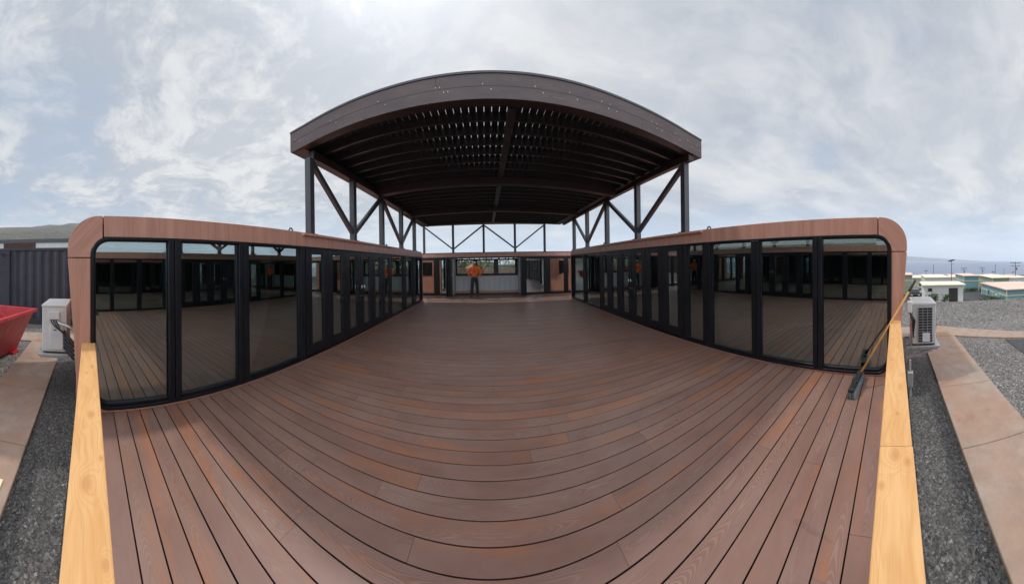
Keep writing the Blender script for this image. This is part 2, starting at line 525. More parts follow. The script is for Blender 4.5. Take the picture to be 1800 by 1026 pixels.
def pine_mat():
    m, t, b = mat('fresh_pine')
    x, y, z = t.sep(t.obj())
    r = t.attr('rnd')
    xs = t.m('ADD', x, t.m('MULTIPLY', r, 31.0))
    vo = t.node('ShaderNodeTexVoronoi', feature='F1')
    t.put(vo.inputs['Vector'], t.comb(t.m('MULTIPLY', xs, 3.2), t.m('MULTIPLY', y, 10.0), 0.0))
    vo.inputs['Scale'].default_value = 1.0
    vr, vg, vb = t.sep(vo.outputs['Color'])
    pick = t.m('GREATER_THAN', vr, 0.30)
    kd = t.m('ADD', vo.outputs['Distance'], t.m('SUBTRACT', 1.0, pick))
    for kx, ky, kr in ((-1.45, 0.010, .026), (-0.99, -0.012, .028), (-2.02, -0.02, .014), (-0.72, 0.045, .012), (-1.12, 0.052, .013), (1.07, 0.0, .024), (1.03, -0.05, .016), (1.36, -0.012, .012), (2.1, 0.03, .014), (0.92, 0.05, .014)):
        e = t.vm('LENGTH', t.comb(t.m('MULTIPLY', t.m('SUBTRACT', x, kx - 0.3), 0.6 / kr), t.m('MULTIPLY', t.m('SUBTRACT', y, ky), 1.0 / kr), 0.0))
        kd = t.m('MINIMUM', kd, t.m('MULTIPLY', e, 0.18))
    knot = t.step(kd, 0.50, 0.0)
    wob = t.noise(t.comb(t.m('MULTIPLY', xs, 0.8), t.m('MULTIPLY', y, 3.0), r), 1.2, 3, 0.5)
    rings = t.m('ADD', t.m('MULTIPLY', y, 120.0), t.m('ADD', t.m('MULTIPLY', wob, 62.0), t.m('MULTIPLY', knot, 22.0)))
    band = t.m('POWER', t.m('MULTIPLY_ADD', t.m('SINE', rings), 0.5, 0.5), 3.5)
    fib = t.noise(t.comb(t.m('MULTIPLY', xs, 6.0), t.m('MULTIPLY', y, 330.0), 0.0), 1.0, 3, 0.6)
    big = t.noise(t.comb(xs, t.m('MULTIPLY', y, 8.0), 4.0), 2.2, 4, 0.6)
    col = t.mix(t.step(big, 0.3, 0.7), (0.62, 0.325, 0.118), (0.70, 0.41, 0.175))
    col = t.mix(t.m('MULTIPLY', band, 0.30), col, (0.50, 0.235, 0.065))
    col = t.mix(t.m('MULTIPLY', t.step(fib, 0.45, 0.7), 0.30), col, (0.45, 0.22, 0.07))
    col = t.mix(t.m('MULTIPLY', t.step(kd, 0.24, 0.04), 0.50), col, (0.42, 0.17, 0.05))
    pit = t.step(t.noise(t.comb(t.m('MULTIPLY', xs, 3.0), t.m('MULTIPLY', y, 20.0), 7.0), 1.0, 3, 0.5), 0.66, 0.78)
    col = t.mix(t.m('MULTIPLY', pit, 0.35), col, (0.62, 0.20, 0.07))
    set_b(t, b, col, 0.55, None, t.bump(fib, 0.15, 0.002))
    return m


M['pine'] = pine_mat()


def concrete_mat():
    m, t, b = mat('stained_concrete')
    v = t.obj()
    n1 = t.noise(v, 0.9, 6, 0.62, 0.3)
    n2 = t.noise(v, 5.0, 7, 0.65)
    n3 = t.noise(v, 60.0, 3, 0.6)
    x, y, z = t.sep(v)
    edge = t.step(t.m('ABSOLUTE', t.m('SUBTRACT', y, -1.0)), 0.26, 0.42)
    col = t.mix(t.step(n2, 0.3, 0.7), (0.27, 0.21, 0.17), (0.37, 0.295, 0.24))
    red = t.m('MULTIPLY', t.step(n1, 0.34, 0.64), t.m('SUBTRACT', 1.0, t.m('MULTIPLY', edge, 0.55)))
    col = t.mix(t.m('MULTIPLY', red, 0.72), col, (0.34, 0.19, 0.12))
    spot = t.step(t.noise(t.vm('ADD', v, (4, 2, 0)), 2.1, 7, 0.72), 0.56, 0.74)
    col = t.mix(t.m('MULTIPLY', spot, 0.62), col, (0.25, 0.105, 0.065))
    col = t.mix(t.m('MULTIPLY', t.step(n3, 0.4, 0.7), 0.16), col, (0.2, 0.16, 0.13))
    set_b(t, b, col, 0.8, None, t.bump(t.m('ADD', n2, n3), 0.2, 0.004))
    return m


M['concrete'] = concrete_mat()


def ground_mat():
    """crushed basalt near the deck, paler gravel beyond the path, dry scrub on the slopes"""
    m, t, b = mat('gravel_and_scrub')
    v = t.obj()
    x, y, z = t.sep(v)
    dist = t.vm('LENGTH', t.comb(x, y, 0.0))
    c1 = t.voro(v, 46.0, out='Color')
    c2 = t.voro(v, 15.0, out='Color')
    d1 = t.voro(v, 46.0)
    cr, cg, cb = t.sep(c1)
    cr2, _, _ = t.sep(c2)
    big = t.noise(v, 0.7, 6, 0.6)
    stone = t.ramp(t.mix(t.step(dist, 8, 30), cr, cr2), [(0.0, 0.35), (0.5, 0.75), (0.85, 1.1), (1.0, 1.8)])
    near = t.mix(t.step(big, 0.3, 0.7), (0.080, 0.076, 0.073), (0.128, 0.121, 0.115))
    pale = t.mix(t.step(big, 0.3, 0.7), (0.165, 0.155, 0.148), (0.215, 0.20, 0.188))
    g = t.mix(t.step(y, -1.35, -1.42), near, pale)
    g = t.mix(t.step(t.m('ABSOLUTE', x), 6.6, 7.4), g, pale)
    reddish = t.step(t.noise(t.vm('ADD', v, (11, 3, 0)), 0.55, 6, 0.65), 0.58, 0.74)
    g = t.mix(t.m('MULTIPLY', reddish, 0.4), g, (0.24, 0.13, 0.09))
    g = t.mix(1.0, g, stone, 'MULTIPLY')
    far = t.step(dist, 60, 200)
    s1 = t.noise(v, 0.006, 9, 0.68)
    s2 = t.noise(v, 0.03, 8, 0.7)
    scrub = t.mix(t.step(s2, 0.38, 0.62), (0.024, 0.030, 0.020), (0.125, 0.100, 0.066))
    scrub = t.mix(t.step(s1, 0.40, 0.62), scrub, (0.034, 0.040, 0.026))
    scrub = t.mix(t.m('MULTIPLY', t.step(t.noise(v, 0.012, 6, 0.7), 0.60, 0.72), 0.7), scrub, (0.25, 0.175, 0.12))
    col = t.mix(far, g, scrub)
    set_b(t, b, col, 0.9, None, t.bump(t.m('MULTIPLY', d1, -1.0), 0.7, 0.012))
    return m


M['ground'] = ground_mat()


def water_mat():
    m, t, b = mat('sea_water')
    v = t.obj()
    n = t.noise(v, 0.02, 5, 0.6)
    set_b(t, b, t.mix(n, (0.12, 0.155, 0.25), (0.14, 0.175, 0.27)), 0.35, None, t.bump(n, 0.4, 2.0))
    return m


M['sea'] = water_mat()


def red_skip_mat():
    m, t, b = mat('scratched_red_paint')
    v = t.obj()
    x, y, z = t.sep(v)
    n = t.noise(v, 2.0, 5, 0.6)
    col = t.mix(t.step(n, 0.3, 0.7), (0.36, 0.016, 0.026), (0.47, 0.030, 0.040))
    rot = t.comb(t.m('ADD', t.m('MULTIPLY', x, 30.0), t.m('MULTIPLY', z, 22.0)), t.m('MULTIPLY', t.m('SUBTRACT', z, x), 2.6), 0.0)
    sc = t.step(t.noise(rot, 1.0, 5, 0.75, 0.8), 0.56, 0.63)
    area = t.step(t.noise(t.vm('ADD', v, (2.2, 0, 1)), 1.6, 3, 0.5), 0.38, 0.55)
    col = t.mix(t.m('MULTIPLY', t.m('MULTIPLY', sc, area), 0.65), col, (0.60, 0.42, 0.40))
    set_b(t, b, col, 0.4)
    return m


M['red'] = red_skip_mat()
M['navy'] = plain('navy_container_paint', (0.048, 0.049, 0.066), 0.5, 0.0, 0.22, 2.2)

# ------------------------------------------------------------------ ground, paths, deck, sea, slopes
GZ = -0.245


def height(x, y):
    r = np.hypot(x, y)
    # seaward side falls away beyond the gravel lot
    xs = np.array([0, 11.0, 38, 60, 100, 200, 500, 900, 3000])
    zs = np.array([GZ, GZ, -4.95, -5.9, -8.2, -13.0, -30.0, -75.0, -120.0])
    zr = np.interp(np.maximum(x, 0), xs, zs)
    # inland side climbs to the ridge
    ls = np.array([0, 40, 200, 600, 1500, 3000, 4200, 6000])
    lz = np.array([GZ, GZ, 6, 38, 170, 470, 700, 760])
    zl = np.interp(np.maximum(-x - 0.20 * y, 0), ls, lz)
    bump = (np.sin(x * 0.011 + y * 0.017) + np.sin(x * 0.023 - y * 0.014 + 1.3) + 0.6 * np.sin(x * 0.004 + y * 0.051)) * np.clip((r - 150) / 1500, 0, 1) * 9
    ridge = np.sin(y * 0.0016 + 0.8) * np.clip((-x - 2200) / 1500, 0, 1) * 60
    return np.where(x > 0, zr, zl) + np.where(x < 0, bump + ridge, 0)


radii = np.concatenate([[0.0], np.linspace(0.8, 16, 20), np.geomspace(18, 6500, 74)])
na = 160
vs = []
for i, r in enumerate(radii):
    for k in range(na):
        a = 2 * math.pi * k / na
        vs.append((r * math.cos(a), r * math.sin(a)))
vs = np.array(vs)
zz = height(vs[:, 0], vs[:, 1])
mb = MB()
mb.v = [(float(a), float(b), float(c)) for (a, b), c in zip(vs, zz)]
for i in range(len(radii) - 1):
    for k in range(na):
        k2 = (k + 1) % na
        mb.f.append((i * na + k, (i + 1) * na + k, (i + 1) * na + k2, i * na + k2))
g = mb.build('terrain', M['ground'], smooth=True)
tag(g, kind='structure')

mb = MB()
n = 64
mb.add([(24000 * math.cos(2 * math.pi * k / n), 24000 * math.sin(2 * math.pi * k / n), -58) for k in range(n)], [tuple(range(n))])
tag(mb.build('sea', M['sea']), kind='structure')

# island on the horizon
mb = MB()
pts = []
D = 15000.0
for i in range(41):
    th = 1.40 + (1.93 - 1.40) * i / 40
    k = i / 40
    hh = 620 * (1 - k) ** 1.15 * (0.55 + 0.45 * math.sin(min(1, k * 3) * math.pi / 2)) + 14 * math.sin(k * 31) * (1 - k)
    pts.append((th, max(hh, 1)))
vsl = []
for th, hh in pts:
    for rr, zf in ((D, 0), (D + 1500, 0.75), (D + 3000, 1.0), (D + 6000, 0)):
        vsl.append((rr * math.sin(th), rr * math.cos(th), -58.5 + hh * zf))
fsl = [(i * 4 + j, (i + 1) * 4 + j, (i + 1) * 4 + j + 1, i * 4 + j + 1) for i in range(40) for j in range(3)]
mb.add(vsl, fsl)
tag(mb.build('distant_island_hills', plain('island_scrub', (0.07, 0.075, 0.055), 0.9, 0, 0.3, 0.001), smooth=True), kind='structure')

# concrete paths
mb = MB()
x = -6.2
while x < 5.9:
    x1 = min(x + 1.22, 5.95)
    mb.box(x, x1 - 0.008, -1.405, -0.63, GZ - 0.08, GZ + 0.035)
    x = x1
tag(mb.build('path', M['concrete'], bevel=0.006), kind='structure')
mb = MB()
pa = [(5.97, 0.6), (6.80, 0.6), (6.97, -1.12), (5.72, -3.13), (4.6, -5.0), (3.6, -5.0), (5.26, -2.88), (5.97, -1.42)]
mb.prism(pa, lambda a, b, dd: (a, b, dd), GZ - 0.08, GZ + 0.033)
tag(mb.build('cross_path', M['concrete'], bevel=0.006), kind='structure')
mb = MB()
mb.box(-7.05, -6.22, -1.9, 6.0, GZ - 0.08, GZ + 0.033)
tag(mb.build('side_path', M['concrete'], bevel=0.006), kind='structure')
mb = MB()
mb.prism([(5.36, -2.46), (5.16, -2.92), (3.2, -5.4), (2.6, -5.0), (2.8, -2.36), (4.38, -2.42)], lambda a, b, dd: (a, b, dd), GZ - 0.05, GZ + 0.014)
tag(mb.build('asphalt_patch', M['asphalt']), kind='structure')
mb = MB()
rx = np.linspace(40, 59, 12)
for i in range(11):
    z0, z1 = float(np.interp(rx[i], [38, 60], [-4.95, -5.9])) + 0.03, float(np.interp(rx[i + 1], [38, 60], [-4.95, -5.9])) + 0.03
    mb.hexa([(rx[i], -45, z0 - .2), (rx[i + 1], -45, z1 - .2), (rx[i + 1], 12, z1 - .2), (rx[i], 12, z0 - .2)],
            [(rx[i], -45, z0), (rx[i + 1], -45, z1), (rx[i + 1], 12, z1), (rx[i], 12, z0)])
tag(mb.build('road', M['asphalt']), kind='structure')

# loose stones standing proud of the gravel
def scatter_stones(name, regions, m):
    allv, allf = [], []
    base = np.array([(1, 0, 0), (-1, 0, 0), (0, 1, 0), (0, -1, 0), (0, 0, 1), (0, 0, -1)], float)
    tri = np.array([(0, 2, 4), (2, 1, 4), (1, 3, 4), (3, 0, 4), (2, 0, 5), (1, 2, 5), (3, 1, 5), (0, 3, 5)])
    rn = []
    off = 0
    for (x0, x1, y0, y1, dens, s0, s1) in regions:
        n = int((x1 - x0) * (y1 - y0) * dens)
        cx = rng.uniform(x0, x1, n)
        cy = rng.uniform(y0, y1, n)
        sz = rng.uniform(s0, s1, n) * rng.uniform(0.6, 1.2, n)
        sc = np.stack([sz, sz * rng.uniform(.6, 1, n), sz * rng.uniform(.35, .7, n)], 1)
        vv = base[None] * sc[:, None, :] * rng.uniform(.75, 1.25, (n, 6, 1))
        a = rng.uniform(0, 6.28, n)
        ca, sa = np.cos(a)[:, None], np.sin(a)[:, None]
        X = vv[:, :, 0] * ca - vv[:, :, 1] * sa + cx[:, None]
        Y = vv[:, :, 0] * sa + vv[:, :, 1] * ca + cy[:, None]
        Z = vv[:, :, 2] + GZ + sc[:, 2:3] * 0.35 + vv[:, :, 0] * rng.uniform(-.4, .4, (n, 1))
        allv.append(np.stack([X, Y, Z], 2).reshape(-1, 3))
        allf.append((tri[None] + (np.arange(n) * 6)[:, None, None]).reshape(-1, 3) + off)
        off += n * 6
        rn.append(np.repeat(rng.random(n), 8))
    V = np.concatenate(allv)
    Fc = np.concatenate(allf)
    me = bpy.data.meshes.new(name)
    me.from_pydata(V.tolist(), [], Fc.tolist())
    at = me.attributes.new('rnd', 'FLOAT', 'FACE')
    at.data.foreach_set('value', np.concatenate(rn).astype(np.float32))
    me.materials.append(m)
    o = bpy.data.objects.new(name, me)
    COL.objects.link(o)
    return tag(o, kind='stuff')


def stone_mat(name, stops):
    m, t, b = mat(name)
    r = t.attr('rnd')
    n = t.noise(t.obj(), 60, 3, 0.6)
    c = t.mix(0.3, t.ramp(r, stops), t.comb(n, n, n), 'OVERLAY')
    set_b(t, b, c, 0.8)
    return m


M['stone_dark'] = stone_mat('basalt_chips', [(0, (0.058, 0.056, 0.055)), (0.6, (0.112, 0.107, 0.103)), (0.95, (0.17, 0.163, 0.155)), (1, (0.30, 0.28, 0.26))])
M['stone_pale'] = stone_mat('pale_chips', [(0, (0.070, 0.066, 0.064)), (0.5, (0.185, 0.175, 0.165)), (0.9, (0.29, 0.275, 0.255)), (1, (0.42, 0.39, 0.36))])
scatter_stones('dark_gravel', [(-4.6, -0.6, -0.63, -0.06, 3400, .006, .014), (0.6, 4.8, -0.63, -0.06, 3400, .006, .014)], M['stone_dark'])
scatter_stones('pale_gravel', [(1.0, 5.9, -4.2, -1.41, 900, .010, .020), (7.0, 11, -6, 2, 160, .015, .035), (-8, -3, -3.0, -1.41, 700, .010, .02), (-8.1, -7.06, -4, 0, 400, .012, .024)], M['stone_pale'])

# ------------------------------------------------------------------ the deck: boards laid across from pod to pod
PITCH, GAP0 = 0.1461, 0.121
vsb, fsb, rnb = [], [], []
k = -1
y = GAP0 - PITCH
while y < 13.0:
    yc = y + PITCH / 2
    if yc < 11.0:
        xa, xb = -2.85 - 0.02 * yc, 3.50
    else:
        xa, xb = -6.3, 6.3
    x = xa
    first = True
    while x < xb - 0.01:
        ln = random.choice([1.8, 2.4, 3.0, 3.66, 4.2]) * (random.uniform(0.3, 1) if first else 1)
        first = False
        x1 = min(x + ln, xb)
        if xb - x1 < 0.4:
            x1 = xb
        y0, y1 = y + 0.0045, y + PITCH - 0.0045
        dz = random.uniform(-0.0012, 0.0012)
        prof = [(y0 + 0.012, -0.024), (y0 + 0.012, -0.0022), (y0, -0.0014), (y0 + 0.0008, 0), (y1 - 0.0008, 0), (y1, -0.0014), (y1 - 0.012, -0.0022), (y1 - 0.012, -0.024)]
        o = len(vsb)
        e = 0.001 if x1 < xb else 0
        for xx in (x + 0.001, x1 - e):
            for (py, pz) in prof:
                vsb.append((xx, py, pz + dz))
        for i in range(8):
            j = (i + 1) % 8
            fsb.append((o + i, o + 8 + i, o + 8 + j, o + j))
        fsb.append(tuple(o + i for i in range(8)))
        fsb.append(tuple(o + 8 + i for i in range(7, -1, -1)))
        rnb += [random.random()] * 10
        x = x1
    y += PITCH
me = bpy.data.meshes.new('deck')
me.from_pydata(vsb, [], fsb)
at = me.attributes.new('rnd', 'FLOAT', 'FACE')
at.data.foreach_set('value', rnb)
me.materials.append(M['deck'])
deck = bpy.data.objects.new('deck', me)
COL.objects.link(deck)
tag(deck, kind='structure')
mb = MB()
mb.box(-2.80, 3.46, -0.03, 13.0, -0.2, -0.030)  # black sheet below the boards, painted shade for the open gaps
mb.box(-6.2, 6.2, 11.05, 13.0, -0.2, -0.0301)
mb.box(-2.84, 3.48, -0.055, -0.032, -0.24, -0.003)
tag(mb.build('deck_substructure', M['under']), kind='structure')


def add_rnd(o, per_island=True):
    """one random number per separate board of the mesh"""
    me = o.data
    bm = bmesh.new()
    bm.from_mesh(me)
    bm.faces.ensure_lookup_table()
    val = [None] * len(bm.faces)
    for f in bm.faces:
        if val[f.index] is None:
            r = random.random()
            st = [f]
            val[f.index] = r
            while st:
                c = st.pop()
                for e in c.edges:
                    for g2 in e.link_faces:
                        if val[g2.index] is None:
                            val[g2.index] = r
                            st.append(g2)
    bm.free()
    at = me.attributes.new('rnd', 'FLOAT', 'FACE')
    at.data.foreach_set('value', val)
    return o


# ------------------------------------------------------------------ timber railing across the open edge
rail = empty('timber_railing', (0.3, 0, 0), 'raw pine railing across the open front edge of the deck', 'railing')
add_rnd(MB().box(-2.83, 1.12, -0.079, 0.068, 0.727, 0.765).build('cap_board', M['pine'], rail, 0.006, seg=2))
add_rnd(MB().box(1.1215, 3.47, -0.076, 0.068, 0.727, 0.7655).build('cap_board', M['pine'], rail, 0.006, seg=2))
for x in (-2.77, -0.95, 1.12, 3.38):
    add_rnd(MB().box(x - 0.045, x + 0.045, -0.045, 0.044, 0.002, 0.725).build('post', M['pine'], rail, 0.003))



# ------------------------------------------------------------------ glazed pods
H = 2.165
HB = 1.93     # underside of the header


def make_pod(name, label, T, L, fixed, doors, joints, depth=2.3, lamc=None, group=None, fx=0.25):
    """T(u, d, z): u along the facade from the near end, d inward from the deck, z up"""
    root = empty(name, T(L / 2, depth / 2, 0), label, 'pavilion', group)
    P = lambda a, b, dd: T(a, dd, b)
    # outer body: rounded profile swept through the depth
    OR = [(a + 0.13 * max(0, 1 - b / 1.7) if a < 0.2 else a, b) for a, b in rrect(0.004, L - 0.004, -0.02, H - 0.004, (0.02, 0.02, 0.30, 0.36), 12)]
    IR = rrect(0.09, L - 0.09, 0.03, H - 0.09, (0.02, 0.02, 0.24, 0.30), 12)
    MB().ring(OR, IR, P, 0.055, depth).build('shell', M['lam'], root)
    b = MB(T)
    b.box(0.06, L - 0.06, depth - 0.08, depth - 0.005, 0.0, H - 0.2)
    b.build('rear_wall', M['lam'], root)
    b = MB(T)
    b.box(0.10, L - 0.10, 0.13, depth - 0.09, 0.031, 0.05)
    b.build('interior_floor', M['lining'], root)
    b = MB(T)
    b.box(0.5, L - 0.5, depth - 0.20, depth - 0.082, 0.052, 1.9)
    b.build('interior_lining', M['counter'], root)
    # facade ring in separate sheets with open joints
    r = 0.21
    U0, U1, Z0 = fx, L - 0.11, 0.022
    near_j = 0.385
    arc_o = arc(0.36, H - 0.36, 0.36, 180, 90, 12)
    arc_i = [q for q in arc(U0 + r, HB - r, r, 90, 180, 12) if q[0] < near_j - 0.004]
    poly = [(0, 1.705)] + arc_o + [(near_j, H), (near_j, HB - r + math.sqrt(max(0, r * r - (U0 + r - near_j) ** 2)))] + arc_i + [(U0, 1.705)]
    MB().prism(poly, P, 0.0, 0.05).build('corner_panel', lamc or M['lam_curve_b'], root, 0.003)
    ab = [q for q in arc(U0 + r, Z0 + r, r, 180, 270, 12)]
    poly = [(0.13, 0.0), (0, 1.693), (U0, 1.693)] + ab + [(U0 + r, 0.0)]
    MB().prism(poly, P, 0.0, 0.05).build('jamb_panel', M['lam'], root, 0.003)
    MB(T).box(U0 + r + 0.003, U1 - 0.2, 0.0, 0.05, 0.0, Z0).build('sill_strip', M['lam'], root, 0.003)
    # far corner and jamb
    arc_o = arc(L - 0.30, H - 0.30, 0.30, 90, 0, 10)
    arc_i = arc(U1 - 0.15, HB - 0.15, 0.15, 0, 90, 10)
    arc_b = arc(U1 - 0.15, Z0 + 0.15, 0.15, 270, 360, 10)
    poly = [(L - 0.42, H)] + arc_o + [(L, 0.0), (U1 - 0.197, 0.0), (U1 - 0.197, Z0)] + arc_b + arc_i + [(L - 0.42, HB)]
    MB().prism(poly, P, 0.0, 0.05).build('jamb_panel', M['lam'], root, 0.003)
    xs = [near_j + 0.012] + joints + [L - 0.424]
    for i in range(len(xs) - 1):
        MB(T).box(xs[i] + 0.004, xs[i + 1] - 0.004, 0.0, 0.05, HB, H).build('header_panel', M['lam'], root, 0.003)
    # projecting drip cap above the folding doors
    MB(T).box(joints[0] + 0.02, joints[1] - 0.02, -0.05, -0.002, H - 0.055, H - 0.012).build('drip_cap', M['lam'], root, 0.004)
    MB(T).box(joints[0] - 0.1, joints[1] + 0.1, -0.004, 0.05, HB - 0.03, HB - 0.002).build('door_head', M['black'], root)
    # black frame around the whole glazing
    A = rrect(U0 + 0.002, U1 - 0.002, Z0 + 0.002, HB - 0.002, (r, 0.15, 0.15, r), 12)
    B = rrect(U0 + 0.040, U1 - 0.040, Z0 + 0.035, HB - 0.032, (r - 0.035, 0.11, 0.11, r - 0.035), 12)
    C = rrect(U0 + 0.058, U1 - 0.058, Z0 + 0.07, HB - 0.046, (r - 0.05, 0.10, 0.10, r - 0.05), 12)
    fr = MB().ring(A, B, P, -0.012, 0.10)
    fr.ring(B, C, P, 0.012, 0.09)
    fr.build('window_frame', M['black'], root, 0.003)
    # mullions between neighbouring panes
    zb, zt = Z0 + 0.03, HB - 0.03
    edges = sorted(fixed + [(doors[0], doors[-1])])
    for (a, b2), (c, e) in zip(edges[:-1], edges[1:]):
        mid = (b2 + c) / 2
        bb = MB(T)
        bb.box(b2 + 0.018, mid - 0.006, -0.014, 0.10, zb, zt)
        bb.box(mid + 0.006, c - 0.018, -0.014, 0.10, zb, zt)
        bb.box(mid - 0.007, mid + 0.007, 0.02, 0.09, zb, zt)
        bb.build('mullion', M['black'], root, 0.004)
    for (a, b2) in fixed:
        lo, hi = max(a, U0 + 0.03), min(b2, U1 - 0.03)
        z0, z1 = Z0 + 0.075, HB - 0.048
        rr = [0.004] * 4
        if lo < U0 + 0.1:
            rr[0] = rr[3] = r - 0.06
        if hi > U1 - 0.1:
            rr[1] = rr[2] = 0.09
        poly = rrect(lo - 0.008, hi + 0.008, z0 - 0.008, z1 + 0.008, rr, 8)
        MB().prism(poly, P, 0.046, 0.062).build('window_pane', M['glass'], root)
        q = MB(T)     # glazing bead
        if rr[0] < 0.01 and rr[1] < 0.01:
            q.box(lo - 0.02, lo, 0.02, 0.09, z0, z1)
            q.box(hi, hi + 0.02, 0.02, 0.09, z0, z1)
        q.box(lo + rr[0], hi - rr[1], 0.018, 0.09, z0 - 0.05, z0 - 0.002)
        q.build('glazing_bead', M['black'], root, 0.003)
    # six folding leaves
    nl = len(doors) - 1
    for i in range(nl):
        a, b2 = doors[i] + 0.005, doors[i + 1] - 0.005
        ga, gb = (a + b2) / 2 - 0.168, (a + b2) / 2 + 0.168
        z0, z1, gz0, gz1 = Z0 + 0.05, HB - 0.035, 0.24, 1.80
        q = MB(T)
        q.box(a, ga, -0.02, 0.06, z0, z1)
        q.box(gb, b2, -0.02, 0.06, z0, z1)
        q.box(ga, gb, -0.02, 0.06, z0, gz0)
        q.box(ga, gb, -0.02, 0.06, gz1, z1)
        leaf = q.build('door', M['black'], root, 0.005)
        q = MB(T)
        q.box(ga - 0.004, gb + 0.004, 0.012, 0.028, gz0 - 0.004, gz1 + 0.004)
        q.build('pane', M['glass'], leaf)
        for zc in (0.33, 1.0, 1.72):
            MB(T).tube([(a - 0.004, -0.026, zc - 0.05), (a - 0.004, -0.026, zc + 0.05)], 0.011, 8).build('hinge', M['black'], leaf)
        if i in (2, 3):
            hx = b2 - 0.05 if i == 2 else a + 0.05
            q = MB(T)
            q.box(hx - 0.016, hx + 0.016, -0.028, -0.019, 0.84, 1.10)
            q.build('lock_plate', M['black'], leaf, 0.003)
            q = MB(T)
            sgn = -1 if i == 2 else 1
            q.tube([(hx, -0.02, 1.06), (hx, -0.07, 1.06), (hx, -0.075, 1.07), (hx, -0.075, 1.16)], 0.010, 8)
            q.build('handle', M['chrome'], leaf, smooth=True)
            MB(T).tube([(hx, -0.028, 0.90), (hx, -0.040, 0.90)], 0.013, 8).build('lock', M['chrome'], leaf)
    return root


SL = math.hypot(1, 0.02)


def TL(u, d, z):
    y0 = u - 0.235
    return (-2.83 - 0.02 * y0 - d, y0 - 0.02 * d, z)


def TR(u, d, z):
    return (3.47 + d, u - 0.16, z)


sh = lambda pr, o: [(a + o, b + o) for a, b in pr]
left_fixed = sh([(0.085, 0.894), (1.081, 1.877), (2.077, 3.108), (7.20, 8.376), (8.60, 9.564), (9.806, 10.62)], 0.235)
left_doors = [0.235 + 3.255 + 0.643 * i for i in range(7)]
pod_l = make_pod('glazed_pavilion', 'long black-framed glazed pavilion with the red skip and dark container behind it', TL, 11.22,
                 left_fixed, left_doors, [0.235 + 3.151, 0.235 + 7.28], group='glazed pavilions along the deck')
right_fixed = sh([(0.103, 1.002), (1.168, 2.017), (2.196, 3.026), (3.25, 3.647), (7.80, 9.136), (9.367, 10.654)], 0.16)
right_doors = [0.16 + 3.775 + 0.652 * i for i in range(7)]
pod_r = make_pod('glazed_pavilion', 'long black-framed glazed pavilion with the broom leaning on its end pane', TR, 11.14,
                 right_fixed, right_doors, [0.16 + 3.207, 0.16 + 7.884], group='glazed pavilions along the deck', fx=0.21)

# far end walls of the pods (seen mirrored in the far glass): window and joints
for root, T, L in ((pod_l, TL, 11.22), (pod_r, TR, 11.14)):
    MB(T).box(L - 0.086, L - 0.02, 0.13, 2.2, 0.035, H - 0.28).build('end_wall', M['lam'], root)
    q = MB(T).box(L - 0.02, L + 0.03, 0.55, 1.15, 0.95, 1.75)
    fr = q.build('window', M['black'], root)
    MB(T).box(L + 0.031, L + 0.036, 0.60, 1.10, 1.0, 1.70).build('pane', M['windark'], fr)
    MB(T).box(0.14, 0.17, 0.13, 2.2, 0.035, H - 0.36).build('end_wall', M['lam'], root)

# lifting lugs on the roof edge
for root, T, us in ((pod_l, TL, (3.2, 7.2)), (pod_r, TR, (3.28, 7.7))):
    for u in us:
        q = MB()
        pth = [T(u - 0.055 + 0.11 * i / 8, 0.06, H - 0.01 + 0.065 * math.sin(math.pi * i / 8)) for i in range(9)]
        q.tube(pth, 0.012, 6)
        q.build('lifting_lug', M['steel'], root, smooth=True)

# ------------------------------------------------------------------ back pavilion
BY = 13.0
bp = empty('service_pavilion', (-0.3, BY + 1.1, 0), 'low pavilion with open folding doors and serving counter closing the far end of the deck', 'pavilion')
XL, XR = -6.2, 5.8
BH = 2.17
MB().box(XL, XR, BY, BY + 0.05, 1.97, BH).build('header_panel', M['lam'], bp, 0.003)
MB().box(XL, XR, BY + 0.06, BY + 2.3, BH - 0.10, BH - 0.002).build('roof', M['steel'], bp)
MB().box(XL, XR, BY - 0.02, BY + 0.06, BH + 0.0, BH + 0.03).build('roof_trim', M['brown'], bp)
MB().box(XL, XR, BY - 0.01, BY + 2.3, -0.10, 0.012).build('floor', M['deck'] if False else M['brown'], bp)
MB().box(XL, XR, BY + 0.004, BY + 0.08, 1.89, 1.968).build('door_head', M['black'], bp)
MB().box(XL, -2.05, BY + 2.2, BY + 2.28, 0.02, BH - 0.1).build('rear_wall', M['dark'], bp)
MB().box(1.45, XR, BY + 2.2, BY + 2.28, 0.02, BH - 0.1).build('rear_wall', M['dark'], bp)
MB().box(XL, XL + 0.1, BY + 0.1, BY + 2.2, 0.02, BH - 0.1).build('end_wall', M['lam'], bp)
MB().box(XR - 0.1, XR, BY + 0.1, BY + 2.2, 0.02, BH - 0.1).build('end_wall', M['lam'], bp)
for x0, x1 in ((-2.96, -2.76), (2.70, 2.94), (3.78, 3.92), (-4.1, -4.0), (-4.9, -4.7), (4.7, 4.9)):
    MB().box(x0, x1, BY - 0.012, BY + 0.09, 0.013, 1.888).build('mullion', M['black'], bp, 0.004)


